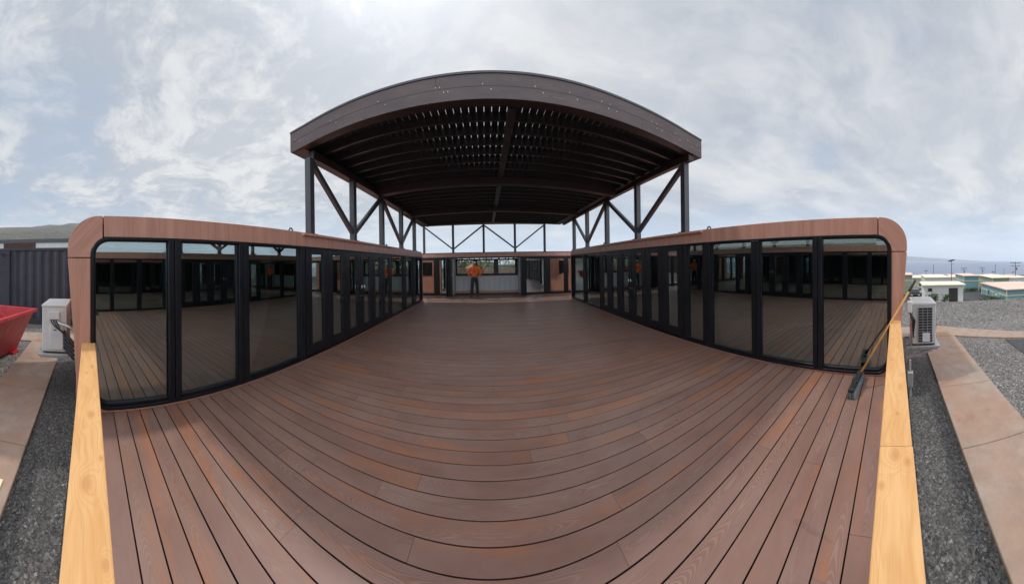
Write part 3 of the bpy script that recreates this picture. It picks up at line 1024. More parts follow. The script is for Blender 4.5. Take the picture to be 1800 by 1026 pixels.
def glazed(x0, x1, m=None, handle=None):
    q = MB()
    q.box(x0, x0 + 0.05, BY + 0.0, BY + 0.07, 0.06, 1.885)
    q.box(x1 - 0.05, x1, BY + 0.0, BY + 0.07, 0.06, 1.885)
    q.box(x0 + 0.05, x1 - 0.05, BY + 0.0, BY + 0.07, 0.014, 0.11)
    q.box(x0 + 0.05, x1 - 0.05, BY + 0.0, BY + 0.07, 1.82, 1.885)
    f = q.build('window_frame', M['black'], bp, 0.004)
    MB().box(x0 + 0.046, x1 - 0.046, BY + 0.03, BY + 0.046, 0.106, 1.825).build('pane', M['mirror'], f)
    if handle:
        q = MB()
        q.tube([(handle, BY - 0.01, 1.02), (handle, BY - 0.06, 1.02), (handle - 0.1, BY - 0.065, 1.02)], 0.012, 8)
        q.build('handle', M['chrome'], f, smooth=True)


M['mirror'] = glass_mat('reflective_glass', 0.55, (0.10, 0.11, 0.11), (0.95, 0.95, 0.93))
glazed(-4.0, -2.965)
glazed(-2.755, -2.30)
glazed(1.70, 2.695)
glazed(2.945, 3.775, handle=3.72)
glazed(3.925, 4.695)
glazed(-4.69, -4.11)
# stacked folding leaves either side of the opening, swung out over the deck
for sx, xa in ((1, -2.28), (-1, 1.68)):
    for i in range(3):
        x0 = xa + sx * (0.03 + 0.095 * i)
        y0, y1 = BY - 0.52, BY + 0.02
        q = MB()
        q.box(x0 - 0.03, x0 + 0.03, y0, y0 + 0.13, 0.03, 1.87)
        q.box(x0 - 0.03, x0 + 0.03, y1 - 0.13, y1, 0.03, 1.87)
        q.box(x0 - 0.03, x0 + 0.03, y0 + 0.13, y1 - 0.13, 0.03, 0.2)
        q.box(x0 - 0.03, x0 + 0.03, y0 + 0.13, y1 - 0.13, 1.78, 1.87)
        f = q.build('door', M['black'], bp, 0.004)
        MB().box(x0 - 0.008, x0 + 0.008, y0 + 0.127, y1 - 0.127, 0.197, 1.783).build('pane', M['glass'], f)
        if i == 2:
            q = MB()
            q.tube([(x0 + sx * 0.03, y0 + 0.07, 1.0), (x0 + sx * 0.07, y0 + 0.07, 1.0), (x0 + sx * 0.075, y0 + 0.07, 1.14)], 0.013, 8)
            q.build('handle', M['chrome'], f, smooth=True)
# serving wall with sash windows
WY = BY + 1.05
MB().box(-2.0, 1.4, WY, WY + 0.06, 0.14, 0.90).build('counter_panel', M['counter'], bp)
q = MB()
for i in range(12):
    xx = -2.0 + 3.4 * (i + 0.5) / 12
    q.box(xx - 0.004, xx + 0.004, WY - 0.004, WY + 0.001, 0.15, 0.88)
q.build('panel_batten', M['greyroof'], bp)
MB().box(-2.05, 1.45, WY - 0.06, WY + 0.10, 0.902, 0.95).build('counter_top', M['counter'], bp, 0.004)
MB().box(-2.0, 1.4, WY + 0.004, WY + 0.06, 0.013, 0.138).build('kick_strip', M['lam'], bp)
for x0, x1 in ((-2.05, -1.93), (-1.02, -0.82), (0.10, 0.33), (1.27, 1.45)):
    MB().box(x0, x1, WY, WY + 0.08, 0.953, 1.885).build('window_post', M['black'], bp, 0.004)
for x0, x1 in ((-1.93, -1.02), (-0.82, 0.10), (0.33, 1.27)):
    q = MB()
    q.ring([(x0 + .001, 0.955), (x1 - .001, 0.955), (x1 - .001, 1.884), (x0 + .001, 1.884)], [(x0 + .012, 1.08), (x1 - .012, 1.08), (x1 - .012, 1.80), (x0 + .012, 1.80)],
           lambda a, b, dd: (a, dd, b), WY + 0.002, WY + 0.07)
    f = q.build('window', M['black'], bp, 0.003)
    MB().box(x0 - 0.002, x1 + 0.002, WY + 0.03, WY + 0.042, 1.078, 1.802).build('pane', M['glass_clear'], f)
for x in (-0.30, 0.55):
    q = MB().tube([(x, WY - 0.01, 1.03), (x, WY - 0.07, 1.04), (x, WY - 0.075, 0.92)], 0.014, 6)
    q.build('latch', M['black'], bp)
MB().box(-2.09, -2.01, BY + 0.1, BY + 2.2, 0.014, BH - 0.101).build('partition', M['counter'], bp)
MB().box(1.41, 1.49, BY + 0.1, BY + 2.2, 0.014, BH - 0.101).build('partition', M['counter'], bp)

# ------------------------------------------------------------------ roof canopy on steel posts
can = empty('roof_canopy', (0.25, 8.0, 2.16), 'big brown slatted canopy roof on steel posts and braces over the deck', 'canopy')


def lerp(a, b, k):
    return a + (b - a) * k


TOPS = ([0, 0.08, 0.16, 0.28, 0.5, 0.65, 0.85, 1.0], [2.50, 2.555, 2.595, 2.61, 2.615, 2.605, 2.54, 2.445])
BACK = ([0, 0.5, 1.0], [2.32, 2.40, 2.32])


def ztop(s, t):
    a = float(np.interp(s, *TOPS))
    # smooth the table a little
    a = (a + float(np.interp(max(0, s - 0.05), *TOPS)) + float(np.interp(min(1, s + 0.05), *TOPS))) / 3
    b = float(np.interp(s, *BACK)) - 0.08 * (1 - 4 * s * (1 - s)) * 0
    return CAMZ + lerp(a, b, t)


def CP(s, t, dz=0.0, dy=0.0, dx=0.0):
    x = lerp(lerp(-3.37, 3.82, s), lerp(-3.52, 3.44, s), t)
    y = lerp(lerp(3.40, 3.56, s), 12.6, t)
    return (x + dx, y + dy, ztop(s, t) + dz)


def ty(y, s=0.5):
    y0 = lerp(3.40, 3.56, s)
    return (y - y0) / (12.6 - y0)


NS = 40


def across(mb, t_fn, dz0, dz1, dy0, dy1, s0=0.0, s1=1.0, n=NS):
    """a strip that runs across the roof following its arch"""
    sec = []
    for i in range(n + 1):
        s = lerp(s0, s1, i / n)
        tt = t_fn(s)
        sec.append([CP(s, tt, dz0, dy0), CP(s, tt, dz0, dy1), CP(s, tt, dz1, dy1), CP(s, tt, dz1, dy0)])
    vs = [q for r4 in sec for q in r4]
    fs = []
    for i in range(n):
        for k in range(4):
            k2 = (k + 1) % 4
            fs.append((i * 4 + k, i * 4 + k2, (i + 1) * 4 + k2, (i + 1) * 4 + k))
    fs += [(3, 2, 1, 0), (n * 4, n * 4 + 1, n * 4 + 2, n * 4 + 3)]
    return mb.add(vs, fs)


FH = 0.375
tf = lambda s: 0.0
tb = lambda s: 1.0
for rows, (s0, s1) in (((0,), (0.0, 0.3655)), ((0,), (0.366, 1.0)), ((1,), (0.0, 0.2155)), ((1,), (0.216, 0.80)), ((1,), (0.8005, 1.0))):
    for rw in rows:
        z1 = -0.028 - rw * (FH - 0.028) / 2
        z0 = z1 - (FH - 0.028) / 2 + 0.004
        add_rnd(across(MB(), tf, z0, z1, 0, 0.025, s0, s1).build('fascia_board', M['fascia'], can, smooth=False))
across(MB(), tf, -0.026, 0.004, -0.012, 0.06).build('roof_edge_trim', M['steel'], can)
for rw in (0, 1):
    z1 = -0.028 - rw * (FH - 0.028) / 2
    add_rnd(across(MB(), tb, z1 - (FH - 0.028) / 2 + 0.004, z1, -0.025, 0).build('fascia_board', M['fascia'], can))


def along(mb, s, dx0, dx1, dz0, dz1, t0=0.0, t1=1.0, n=20):
    sec = []
    for i in range(n + 1):
        tt = lerp(t0, t1, i / n)
        sec.append([CP(s, tt, dz0, 0, dx0), CP(s, tt, dz0, 0, dx1), CP(s, tt, dz1, 0, dx1), CP(s, tt, dz1, 0, dx0)])
    vs = [q for r4 in sec for q in r4]
    fs = []
    for i in range(n):
        for k in range(4):
            k2 = (k + 1) % 4
            fs.append((i * 4 + k, i * 4 + k2, (i + 1) * 4 + k2, (i + 1) * 4 + k))
    fs += [(3, 2, 1, 0), (n * 4, n * 4 + 1, n * 4 + 2, n * 4 + 3)]
    return mb.add(vs, fs)


for s, sg in ((0.0, 1), (1.0, -1)):
    for rw in (0, 1):
        z1 = -0.028 - rw * (FH - 0.028) / 2
        dx = sorted((0, sg * 0.025))
        add_rnd(along(MB(), s, dx[0], dx[1], z1 - (FH - 0.028) / 2 + 0.004, z1, 0.0035, 0.9965).build('fascia_board', M['fascia_side'], can))
    dx = sorted((-sg * 0.012, sg * 0.06))
    along(MB(), s, dx[0], dx[1], -0.026, 0.0035, 0.008, 0.992).build('roof_edge_trim', M['steel'], can)
    dx = sorted((sg * 0.026, sg * 0.30))
    along(MB(), s, dx[0], dx[1], -FH + 0.006, -FH + 0.024, 0.006, 0.994).build('soffit_board', M['girder'], can)
# deep girders at the bays
PLZ = -0.20     # underside of the planks below the top line
for (y0, y1, zb) in ((3.50, 3.66, -FH + 0.001), (6.52, 6.74, -0.50), (9.50, 9.72, -0.50), (12.40, 12.57, -FH + 0.001)):
    t0 = ty((y0 + y1) / 2)
    hw = (y1 - y0) / 2
    if y0 < 4:
        across(MB(), tf, zb, PLZ - 0.002, 0.026, 0.026 + 0.15, 0.006, 0.994).build('girder', M['girder'], can)
    elif y0 > 12:
        across(MB(), tb, zb, PLZ - 0.002, -0.2, -0.026, 0.006, 0.994).build('girder', M['girder'], can)
    else:
        fz = lambda s, tt=t0: tt
        across(MB(), fz, zb, PLZ - 0.002, -hw, hw, 0.03, 0.97).build('girder', M['girder'], can)
# purlins
py = [4.06 + 0.385 * i for i in range(7)] + [7.05 + 0.385 * i for i in range(7)] + [10.05 + 0.385 * i for i in range(7)]
for yy in py:
    tt = ty(yy)
    across(MB(), lambda s, tt=tt: tt, PLZ - 0.140, PLZ - 0.003, -0.022, 0.022, 0.022, 0.978).build('purlin', M['joist'], can)
# ridge beam in three lengths
for y0, y1 in ((3.68, 6.50), (6.76, 9.48), (9.74, 12.38)):
    sr = 0.515
    along(MB(), sr, -0.06, 0.06, PLZ - 0.195, PLZ - 0.142, ty(y0), ty(y1)).build('ridge_beam', M['joist'], can)
# planks laid front to back with open joints
q = MB()
NP = 59
for i in range(NP):
    s0, s1 = 0.008 + 0.984 * i / NP, 0.008 + 0.984 * (i + 1) / NP
    g = 0.00050
    for j in range(6):
        t0, t1 = lerp(0.004, 0.996, j / 6), lerp(0.004, 0.996, (j + 1) / 6)
        a, b, c, e = CP(s0 + g, t0, PLZ), CP(s1 - g, t0, PLZ), CP(s1 - g, t1, PLZ), CP(s0 + g, t1, PLZ)
        a2, b2, c2, e2 = [(v[0], v[1], v[2] + 0.015) for v in (a, b, c, e)]
        q.hexa([a, b, c, e], [a2, b2, c2, e2])
q.build('roof_planks', M['plank'], can)
# screws in the fascia
for rw in (0, 1):
    for s in (0.02, 0.13, 0.25, 0.37, 0.378, 0.46, 0.56, 0.63, 0.70, 0.72, 0.83, 0.845, 0.905, 0.95, 0.985):
        s2 = min(0.99, max(0.01, s + (0.012 if rw else -0.004)))
        zc = -0.028 - (rw + (0.82 if rw == 0 else 0.25)) * (FH - 0.028) / 2
        c = CP(s2, 0, zc)
        MB().tube([(c[0], c[1] - 0.004, c[2]), (c[0], c[1] + 0.004, c[2])], 0.0065, 8).build('screw', M['galv'], can)
# posts and braces
PW = 0.13
lp = [(-(3.0 + 0.012 * y), y) for y in (3.56, 5.12, 6.76, 8.43, 10.03)]
rp = [(3.57, y) for y in (3.80, 5.58, 7.39, 9.13, 10.72)]
bpx = [-3.54, -1.99, -0.41, 1.19, 2.74]
zpod = H + 0.004
for side, pl in (('l', lp), ('r', rp)):
    sx = 0.03 if side == 'l' else 0.97
    for i, (x, y) in enumerate(pl):
        ze = 3.565
        f = MB().box(x - PW / 2, x + PW / 2, y - PW / 2, y + PW / 2, zpod + 0.012, ze).build('post', M['steel'], can, 0.008)
        MB().box(x - 0.10, x + 0.10, y - 0.10, y + 0.10, zpod - 0.006, zpod + 0.0118).build('base_plate', M['steel'], f)
    for i in range(4):
        (xa, ya), (xb, yb) = pl[i], pl[i + 1]
        if i % 2 == 0:
            MB().bar((xa, ya + 0.07, 3.50), (xb, yb - 0.06, zpod + 0.20), 0.09, 0.10).build('brace', M['steel'], can, 0.006)
        else:
            MB().bar((xa, ya + 0.06, zpod + 0.20), (xb, yb - 0.07, 3.50), 0.09, 0.10).build('brace', M['steel'], can, 0.006)
    xe = pl[0][0]
    xz = pl[-1][0]
    MB().bar((xe, 3.60, 3.64), (xz + (xz - xe) * 0.3, 12.38, 3.56), 0.13, 0.15).build('eave_beam', M['girder'], can, 0.008)
for x in bpx:
    f = MB().box(x - 0.055, x + 0.055, BY + 0.07, BY + 0.18, BH + 0.012, 3.62).build('post', M['steel'], can, 0.006)
    MB().box(x - 0.09, x + 0.09, BY + 0.065, BY + 0.22, BH - 0.004, BH + 0.0118).build('base_plate', M['steel'], f)
for i in range(4):
    xa, xb = bpx[i], bpx[i + 1]
    za, zb = (3.56, BH + 0.24) if i % 2 == 0 else (BH + 0.24, 3.56)
    MB().bar((xa + 0.05, BY + 0.125, za), (xb - 0.05, BY + 0.125, zb), 0.07, 0.085, (0, 1, 0)).build('brace', M['steel'], can, 0.005)
MB().box(-3.6, 2.8, BY + 0.075, BY + 0.175, 3.622, 3.74).build('rear_beam', M['girder'], can, 0.005)
for x in bpx:
    MB().box(x - 0.04, x + 0.04, 12.58, BY + 0.07, 3.63, 3.735).build('outrigger', M['steel'], can, 0.004)


# ------------------------------------------------------------------ person with hands on hips at the far end
def skin_obj(name, pts, edges, m, parent, sub=2, root=0):
    off = Vector(parent.location)
    me = bpy.data.meshes.new(name)
    me.from_pydata([tuple(Vector(p[:3]) - off) for p in pts], edges, [])
    o = bpy.data.objects.new(name, me)
    COL.objects.link(o)
    o.parent = parent
    md = o.modifiers.new('skin', 'SKIN')
    md.use_smooth_shade = True
    if not me.skin_vertices:
        me.attributes
    for i, p in enumerate(pts):
        sv = me.skin_vertices[0].data[i]
        sv.radius = (p[3], p[4] if len(p) > 4 else p[3])
        sv.use_root = (i == root)
    sd = o.modifiers.new('subdiv', 'SUBSURF')
    sd.levels = sd.render_levels = sub
    me.materials.append(m)
    return o


def chain(names):
    return [(a, b) for a, b in zip(names[:-1], names[1:])]


px, pyy = -0.865, 12.45
per = empty('person', (px, pyy, 0), 'man in bright orange sweatshirt, dark trousers and pale cap standing hands on hips', 'person')
W = lambda x, y, z, *r: (px + x, pyy + y, z, *r)


def build_skel(joints, links, name, m, sub=2, root='pelvis'):
    idx = {k: i for i, k in enumerate(joints)}
    pts = [W(*joints[k]) for k in joints]
    eds = [(idx[a], idx[b]) for a, b in links]
    return skin_obj(name, pts, eds, m, per, sub, idx[root])


J = {'pelvis': (0, 0, 0.95, 0.13, 0.10), 'waist': (0, 0, 1.08, 0.125, 0.09), 'chest': (0, 0.0, 1.28, 0.14, 0.095), 'neckb': (0, 0.0, 1.44, 0.06), 'neck': (0, -0.01, 1.50, 0.055),
     'head': (0, -0.02, 1.58, 0.07, 0.085), 'crown': (0, -0.01, 1.67, 0.068, 0.085)}
Lk = [('pelvis', 'waist'), ('waist', 'chest'), ('chest', 'neckb'), ('neckb', 'neck'), ('neck', 'head'), ('head', 'crown')]
for s, nm in ((-1, 'a'), (1, 'b')):
    J['sh' + nm] = (s * 0.17, 0.0, 1.41, 0.055)
    J['el' + nm] = (s * 0.335, 0.07, 1.20, 0.042)
    J['wr' + nm] = (s * 0.215, -0.03, 1.03, 0.028)
    J['pa' + nm] = (s * 0.165, -0.085, 1.00, 0.032, 0.018)
    J['hip' + nm] = (s * 0.09, 0, 0.88, 0.085)
    J['kn' + nm] = (s * 0.125, -0.01, 0.49, 0.058)
    J['an' + nm] = (s * 0.145, 0.02, 0.09, 0.042)
    J['to' + nm] = (s * 0.165, -0.12, 0.045, 0.036)
    Lk += [('neckb', 'sh' + nm), ('sh' + nm, 'el' + nm), ('el' + nm, 'wr' + nm), ('wr' + nm, 'pa' + nm),
           ('pelvis', 'hip' + nm), ('hip' + nm, 'kn' + nm), ('kn' + nm, 'an' + nm), ('an' + nm, 'to' + nm)]
    for fi, (fz, ln) in enumerate(((0.025, 0.070), (0.008, 0.080), (-0.010, 0.075), (-0.026, 0.06))):
        J[f'f{nm}{fi}a'] = (s * 0.135, -0.118, 1.00 + fz, 0.010)
        J[f'f{nm}{fi}b'] = (s * (0.135 - ln * 0.6), -0.140, 0.99 + fz, 0.009)
        J[f'f{nm}{fi}c'] = (s * (0.135 - ln), -0.135, 0.98 + fz, 0.007)
        Lk += [('pa' + nm, f'f{nm}{fi}a'), (f'f{nm}{fi}a', f'f{nm}{fi}b'), (f'f{nm}{fi}b', f'f{nm}{fi}c')]
    J[f't{nm}a'] = (s * 0.195, -0.06, 1.04, 0.011)
    J[f't{nm}b'] = (s * 0.19, -0.02, 1.065, 0.009)
    Lk += [('wr' + nm, f't{nm}a'), (f't{nm}a', f't{nm}b')]
build_skel(J, Lk, 'body', M['skin'])
# sweatshirt
S = {'pelvis': (0, 0, 0.97, 0.165, 0.135), 'waist': (0, 0, 1.10, 0.165, 0.13), 'chest': (0, 0.0, 1.28, 0.18, 0.135), 'neckb': (0, 0.0, 1.43, 0.085, 0.085), 'col': (0, -0.005, 1.475, 0.068)}
Ls = [('pelvis', 'waist'), ('waist', 'chest'), ('chest', 'neckb'), ('neckb', 'col')]
for s, nm in ((-1, 'a'), (1, 'b')):
    S['sh' + nm] = (s * 0.175, 0.0, 1.405, 0.078)
    S['el' + nm] = (s * 0.345, 0.07, 1.19, 0.058)
    S['wr' + nm] = (s * 0.235, -0.015, 1.045, 0.046)
    Ls += [('neckb', 'sh' + nm), ('sh' + nm, 'el' + nm), ('el' + nm, 'wr' + nm)]
build_skel(S, Ls, 'sweatshirt', M['orange'])
T2 = {'pelvis': (0, 0, 0.93, 0.15, 0.125), 'top': (0, 0, 0.99, 0.15, 0.12)}
Lt = [('pelvis', 'top')]
for s, nm in ((-1, 'a'), (1, 'b')):
    T2['hip' + nm] = (s * 0.09, 0, 0.83, 0.098, 0.105)
    T2['kn' + nm] = (s * 0.125, -0.01, 0.49, 0.082)
    T2['an' + nm] = (s * 0.145, 0.015, 0.10, 0.075)
    Lt += [('pelvis', 'hip' + nm), ('hip' + nm, 'kn' + nm), ('kn' + nm, 'an' + nm)]
build_skel(T2, Lt, 'trousers', M['trouser'])
for s in (-1, 1):
    pts = [W(s * 0.145, 0.04, 0.055, 0.052), W(s * 0.155, -0.06, 0.048, 0.05, 0.042), W(s * 0.168, -0.15, 0.042, 0.045, 0.036)]
    skin_obj('boot', pts, [(0, 1), (1, 2)], M['boot'], per)
# cap with brim, hair, face details
q = MB()
rings = []
for i in range(6):
    a = math.pi / 2 * i / 5
    rings.append((0.098 * math.cos(a), 1.645 + 0.09 * math.sin(a)))
vsx = []
for rr, z in rings:
    for k in range(14):
        a = 2 * math.pi * k / 14
        vsx.append(W(rr * math.cos(a), -0.012 + rr * 1.12 * math.sin(a), z))
fsx = [(i * 14 + k, i * 14 + (k + 1) % 14, (i + 1) * 14 + (k + 1) % 14, (i + 1) * 14 + k) for i in range(5) for k in range(14)] + [tuple(range(13, -1, -1))]
q.add(vsx, fsx)
br = [W(0.085 * math.cos(a), -0.07 - 0.12 * math.sin(a), 1.648 - 0.02 * math.sin(a)) for a in [math.pi * k / 8 for k in range(9)]]
q.add(br + [(a, b, c + 0.008) for a, b, c in br], [tuple(range(9)), tuple(range(17, 8, -1))] + [(k, (k + 1) % 9, (k + 1) % 9 + 9, k + 9) for k in range(9)])
q.build('cap', M['cap'], per, smooth=True)
for s in (-1, 1):
    MB().box(px + s * 0.028 - 0.012, px + s * 0.028 + 0.012, pyy - 0.108, pyy - 0.095, 1.605, 1.615).build('eye', M['hair'], per)
MB().box(px - 0.022, px + 0.022, pyy - 0.106, pyy - 0.092, 1.535, 1.542).build('mouth', M['hair'], per)
q = MB().hexa([(px - 0.014, pyy - 0.10, 1.565), (px + 0.014, pyy - 0.10, 1.565), (px + 0.012, pyy - 0.09, 1.565), (px - 0.012, pyy - 0.09, 1.565)],
              [(px - 0.006, pyy - 0.105, 1.60), (px + 0.006, pyy - 0.105, 1.60), (px + 0.006, pyy - 0.09, 1.60), (px - 0.006, pyy - 0.09, 1.60)])
q.v[0:2] = [(px - 0.014, pyy - 0.124, 1.565), (px + 0.014, pyy - 0.124, 1.565)]
q.build('nose', M['skin'], per)
# small dark print on the chest
q = MB()
yf = pyy - 0.150
for a, b in (((-0.045, 1.345), (0.0, 1.30)), ((0.045, 1.345), (0.0, 1.30)), ((0.0, 1.30), (0.0, 1.25))):
    q.bar((px + a[0], yf, a[1]), (px + b[0], yf, b[1]), 0.012, 0.020, (0, 1, 0))
q.box(px - 0.05, px + 0.05, yf - 0.004, yf + 0.008, 1.205, 1.225)
q.build('chest_print', M['hair'], per)

# ------------------------------------------------------------------ broom
brm = empty('broom', (2.95, 0.36, 0), 'long wooden-handled push broom with black grip leaning on the end pane', 'broom')
hb, ht = Vector((3.10, 0.46, 0.13)), Vector((3.53, -0.306, 1.352))
hd = (ht - hb).normalized()
MB().tube([hb, hb + hd * 1.28], 0.0135, 10).build('handle', M['handle_wood'], brm, smooth=True)
MB().tube([hb + hd * 1.27, hb + hd * 1.30, hb + hd * 1.43, hb + hd * 1.455], [0.016, 0.018, 0.018, 0.012], 10).build('grip', M['rubber'], brm, smooth=True)
q = MB()
a0, a1 = Vector((2.84, 0.50, 0.098)), Vector((3.40, 0.452, 0.098))
q.bar(a0, a1, 0.075, 0.042)
q.build('brush_block', M['rubber'], brm, 0.012, seg=2)
q = MB()
q.tube([hb + hd * -0.01, hb + hd * 0.09], [0.026, 0.018], 10)
q.bar(hb + Vector((-0.09, 0.008, -0.004)), hb + Vector((0.09, -0.008, -0.004)), 0.05, 0.03)
q.bar(hb + Vector((-0.20, 0.016, 0.002)), hb + Vector((-0.09, 0.008, 0.012)), 0.022, 0.014)
q.build('socket', M['rubber'], brm, 0.004)
q = MB()
ax = (a1 - a0)
for i in range(60):
    for j in range(5):
        c = a0 + ax * ((i + 0.5) / 60)
        off = (j - 2) * 0.015
        sp = off * 0.5 + random.uniform(-.004, .004)
        q.bar((c.x, c.y + off, 0.079), (c.x + random.uniform(-.004, .004), c.y + off + sp, 0.004), 0.0075, 0.010, (1, 0, 0))
q.build('bristles', M['bristle'], brm)


# ------------------------------------------------------------------ air conditioner units on brackets at the pod ends
def ac_unit(name, label, sg, x0, y0, y1, z0, z1, wdt, grille):
    """sg: -1 left pod, +1 right pod; x0: the end face seen from the deck"""
    xa, xb = sorted((x0, x0 + sg * wdt))
    u = empty(name, ((xa + xb) / 2, (y0 + y1) / 2, z0), label, 'air conditioner', 'air conditioner units on the pod ends')
    MB().box(xa, xb, y0, y1, z0 + 0.02, z1 - 0.03).build('casing', M['ac'], u, 0.014, seg=2)
    q = MB().box(xa - 0.008, xb + 0.008, y0 - 0.008, y1 + 0.008, z1 - 0.032, z1)
    q.build('lid', M['ac'], u, 0.008, seg=2)
    q = MB()
    for i in range(5):
        xx = lerp(xa, xb, (i + 0.5) / 5)
        q.box(xx - 0.035, xx + 0.035, y0 + 0.03, y1 - 0.03, z1 + 0.0005, z1 + 0.006)
    q.build('lid_rib', M['ac'], u, 0.003)
    for xx in (xa + 0.08, xb - 0.08):
        MB().box(xx - 0.03, xx + 0.03, y0 + 0.01, y1 - 0.01, z0 - 0.0, z0 + 0.02).build('foot', M['rubber'], u)
    # fan grille facing away from the pod
    cx = (xa + xb) / 2
    q = MB()
    for rr in (0.06, 0.11, 0.16, 0.21, 0.25):
        pth = [(cx + rr * math.cos(k * math.pi / 12), y0 - 0.015, (z0 + z1) / 2 + rr * math.sin(k * math.pi / 12)) for k in range(25)]
        q.tube(pth, 0.004, 5)
    for k in range(8):
        a = k * math.pi / 4
        q.tube([(cx, y0 - 0.012, (z0 + z1) / 2), (cx + 0.26 * math.cos(a), y0 - 0.012, (z0 + z1) / 2 + 0.26 * math.sin(a))], 0.004, 5)
    q.build('fan_guard', M['rubber'], u)
    xf = x0 - sg * 0.001
    yc = (y0 + y1) / 2
    bx = lambda m0, ya, yb, za, zb, t0, t1: m0.box(min(xf - sg * t0, xf - sg * t1), max(xf - sg * t0, xf - sg * t1), ya, yb, za, zb)
    if grille:
        bx(MB(), y0 + 0.055, y1 - 0.085, z0 + 0.045, z1 - 0.06, -0.002, 0.003).build('coil', M['ac_dark'], u)
        q = MB()
        nz = 13
        for i in range(nz + 1):
            zz = lerp(z0 + 0.05, z1 - 0.065, i / nz)
            bx(q, y0 + 0.05, y1 - 0.08, zz - 0.0035, zz + 0.0035, 0.004, 0.012)
        for i in range(4):
            yy = lerp(y0 + 0.057, y1 - 0.087, i / 3)
            bx(q, yy - 0.003, yy + 0.003, z0 + 0.05, z1 - 0.065, 0.0045, 0.0115)
        q.build('coil_guard', M['galv'], u)
        bx(MB(), y0 + 0.09, y0 + 0.20, z0 + 0.06, z0 + 0.19, 0.013, 0.015).build('paper_sheet', M['paper'], u)
    else:
        bx(MB(), y0 + 0.035, y1 - 0.035, z0 + 0.05, z1 - 0.06, 0.0, 0.006).build('side_panel', M['ac'], u, 0.004)
        bx(MB(), y0 + 0.10, y0 + 0.255, z1 - 0.20, z1 - 0.09, 0.0065, 0.04).build('wiring_cover', M['ac'], u, 0.008, seg=2)
        bx(MB(), y0 + 0.115, y1 - 0.045, z0 + 0.06, z0 + 0.40, 0.0065, 0.028).build('valve_cover', M['ac'], u, 0.008, seg=2)
        bx(MB(), y0 + 0.14, y0 + 0.235, z0 + 0.225, z0 + 0.285, 0.0285, 0.0295).build('label', M['label'], u)
        bx(MB(), y0 + 0.17, y0 + 0.21, z0 + 0.325, z0 + 0.34, 0.0285, 0.0295).build('label', M['ac_dark'], u)
    return u


def bracket(sg, x0, y0, y1, z0, wdt, wall, label):
    xa, xb = sorted((x0, x0 + sg * wdt))
    u = empty('wall_bracket', ((xa + xb) / 2, wall, z0), label, 'bracket', 'brackets under the air conditioners')
    q = MB()
    q.box(xa - 0.02, xb + 0.02, y0 - 0.06, y1 + 0.02, z0 - 0.034, z0 - 0.001)
    q.build('tray', M['galv'], u, 0.004)
    for xx in (xa + 0.05, xb - 0.05):
        q = MB()
        q.bar((xx, y0 - 0.04, z0 - 0.055), (xx, wall - 0.002, z0 - 0.055), 0.04, 0.04)
        if sg > 0:
            q.bar((xx, y0 + 0.05, z0 - 0.08), (xx, wall - 0.002, z0 - 0.20), 0.035, 0.035, (1, 0, 0))
        q.bar((xx, wall - 0.012, z0 - 0.03), (xx, wall - 0.012, z0 - 0.26), 0.05, 0.018, (0, 1, 0))
        q.build('arm', M['galv'], u, 0.003)
    return u


ac_unit('air_conditioner', 'off-white outdoor unit with black hoses beside the red skip', -1, -3.60, -0.665, -0.315, 0.385, 1.065, 0.72, False)
bracket(-1, -3.60, -0.665, -0.315, 0.383, 0.72, -0.235 + 0.06, 'grey steel bracket carrying the unit with black hoses')
ac_unit('air_conditioner', 'off-white outdoor unit with dark coil grille and paper sheet beside the right path', 1, 3.72, -0.60, -0.25, 0.335, 0.955, 0.66, True)
bracket(1, 3.72, -0.60, -0.25, 0.333, 0.66, -0.16, 'grey steel bracket carrying the unit with the paper sheet')
# hoses from the left unit's ports into the pod wall
for i, (yy, zz) in enumerate(((-0.535, 0.865), (-0.50, 0.868), (-0.465, 0.866))):
    q = MB()
    q.tube([(-3.575, yy, zz), (-3.555, yy + 0.01, zz - 0.03), (-3.54, yy + 0.06, zz - 0.09 - 0.02 * i), (-3.53, yy + 0.16, zz - 0.16 - 0.02 * i), (-3.50, -0.28, zz - 0.25), (-3.45, -0.22, zz - 0.34)], 0.0085, 7)
    tag(q.build('hose', M['rubber'], smooth=True), ['thin black cable from the first port under the wiring cover', 'thin black cable from the middle port under the wiring cover', 'thin black cable from the port nearest the pod'][i], 'cable', 'hoses of the outdoor unit')
for i in range(5):
    z0h = 0.70 - 0.055 * i
    q = MB()
    q.tube([(-3.62, -0.345, z0h), (-3.565, -0.34, z0h - 0.005), (-3.53, -0.31, z0h - 0.03), (-3.50, -0.265, z0h - 0.07), (-3.44, -0.20, z0h - 0.12)], 0.016, 8)
    tag(q.build('hose', M['rubber'], smooth=True), 'thick black hose from the outdoor unit into the wall, ' + ['topmost of five', 'second from top', 'middle of five', 'second from bottom', 'lowest of five'][i], 'hose', 'hoses of the outdoor unit')
q = MB().tube([(-3.57, -0.44, 0.84), (-3.54, -0.40, 0.815), (-3.52, -0.30, 0.79), (-3.46, -0.20, 0.75)], 0.017, 8)
tag(q.build('hose', M['galv'], smooth=True), 'grey conduit running from the wiring cover to the pod wall', 'conduit', 'hoses of the outdoor unit')
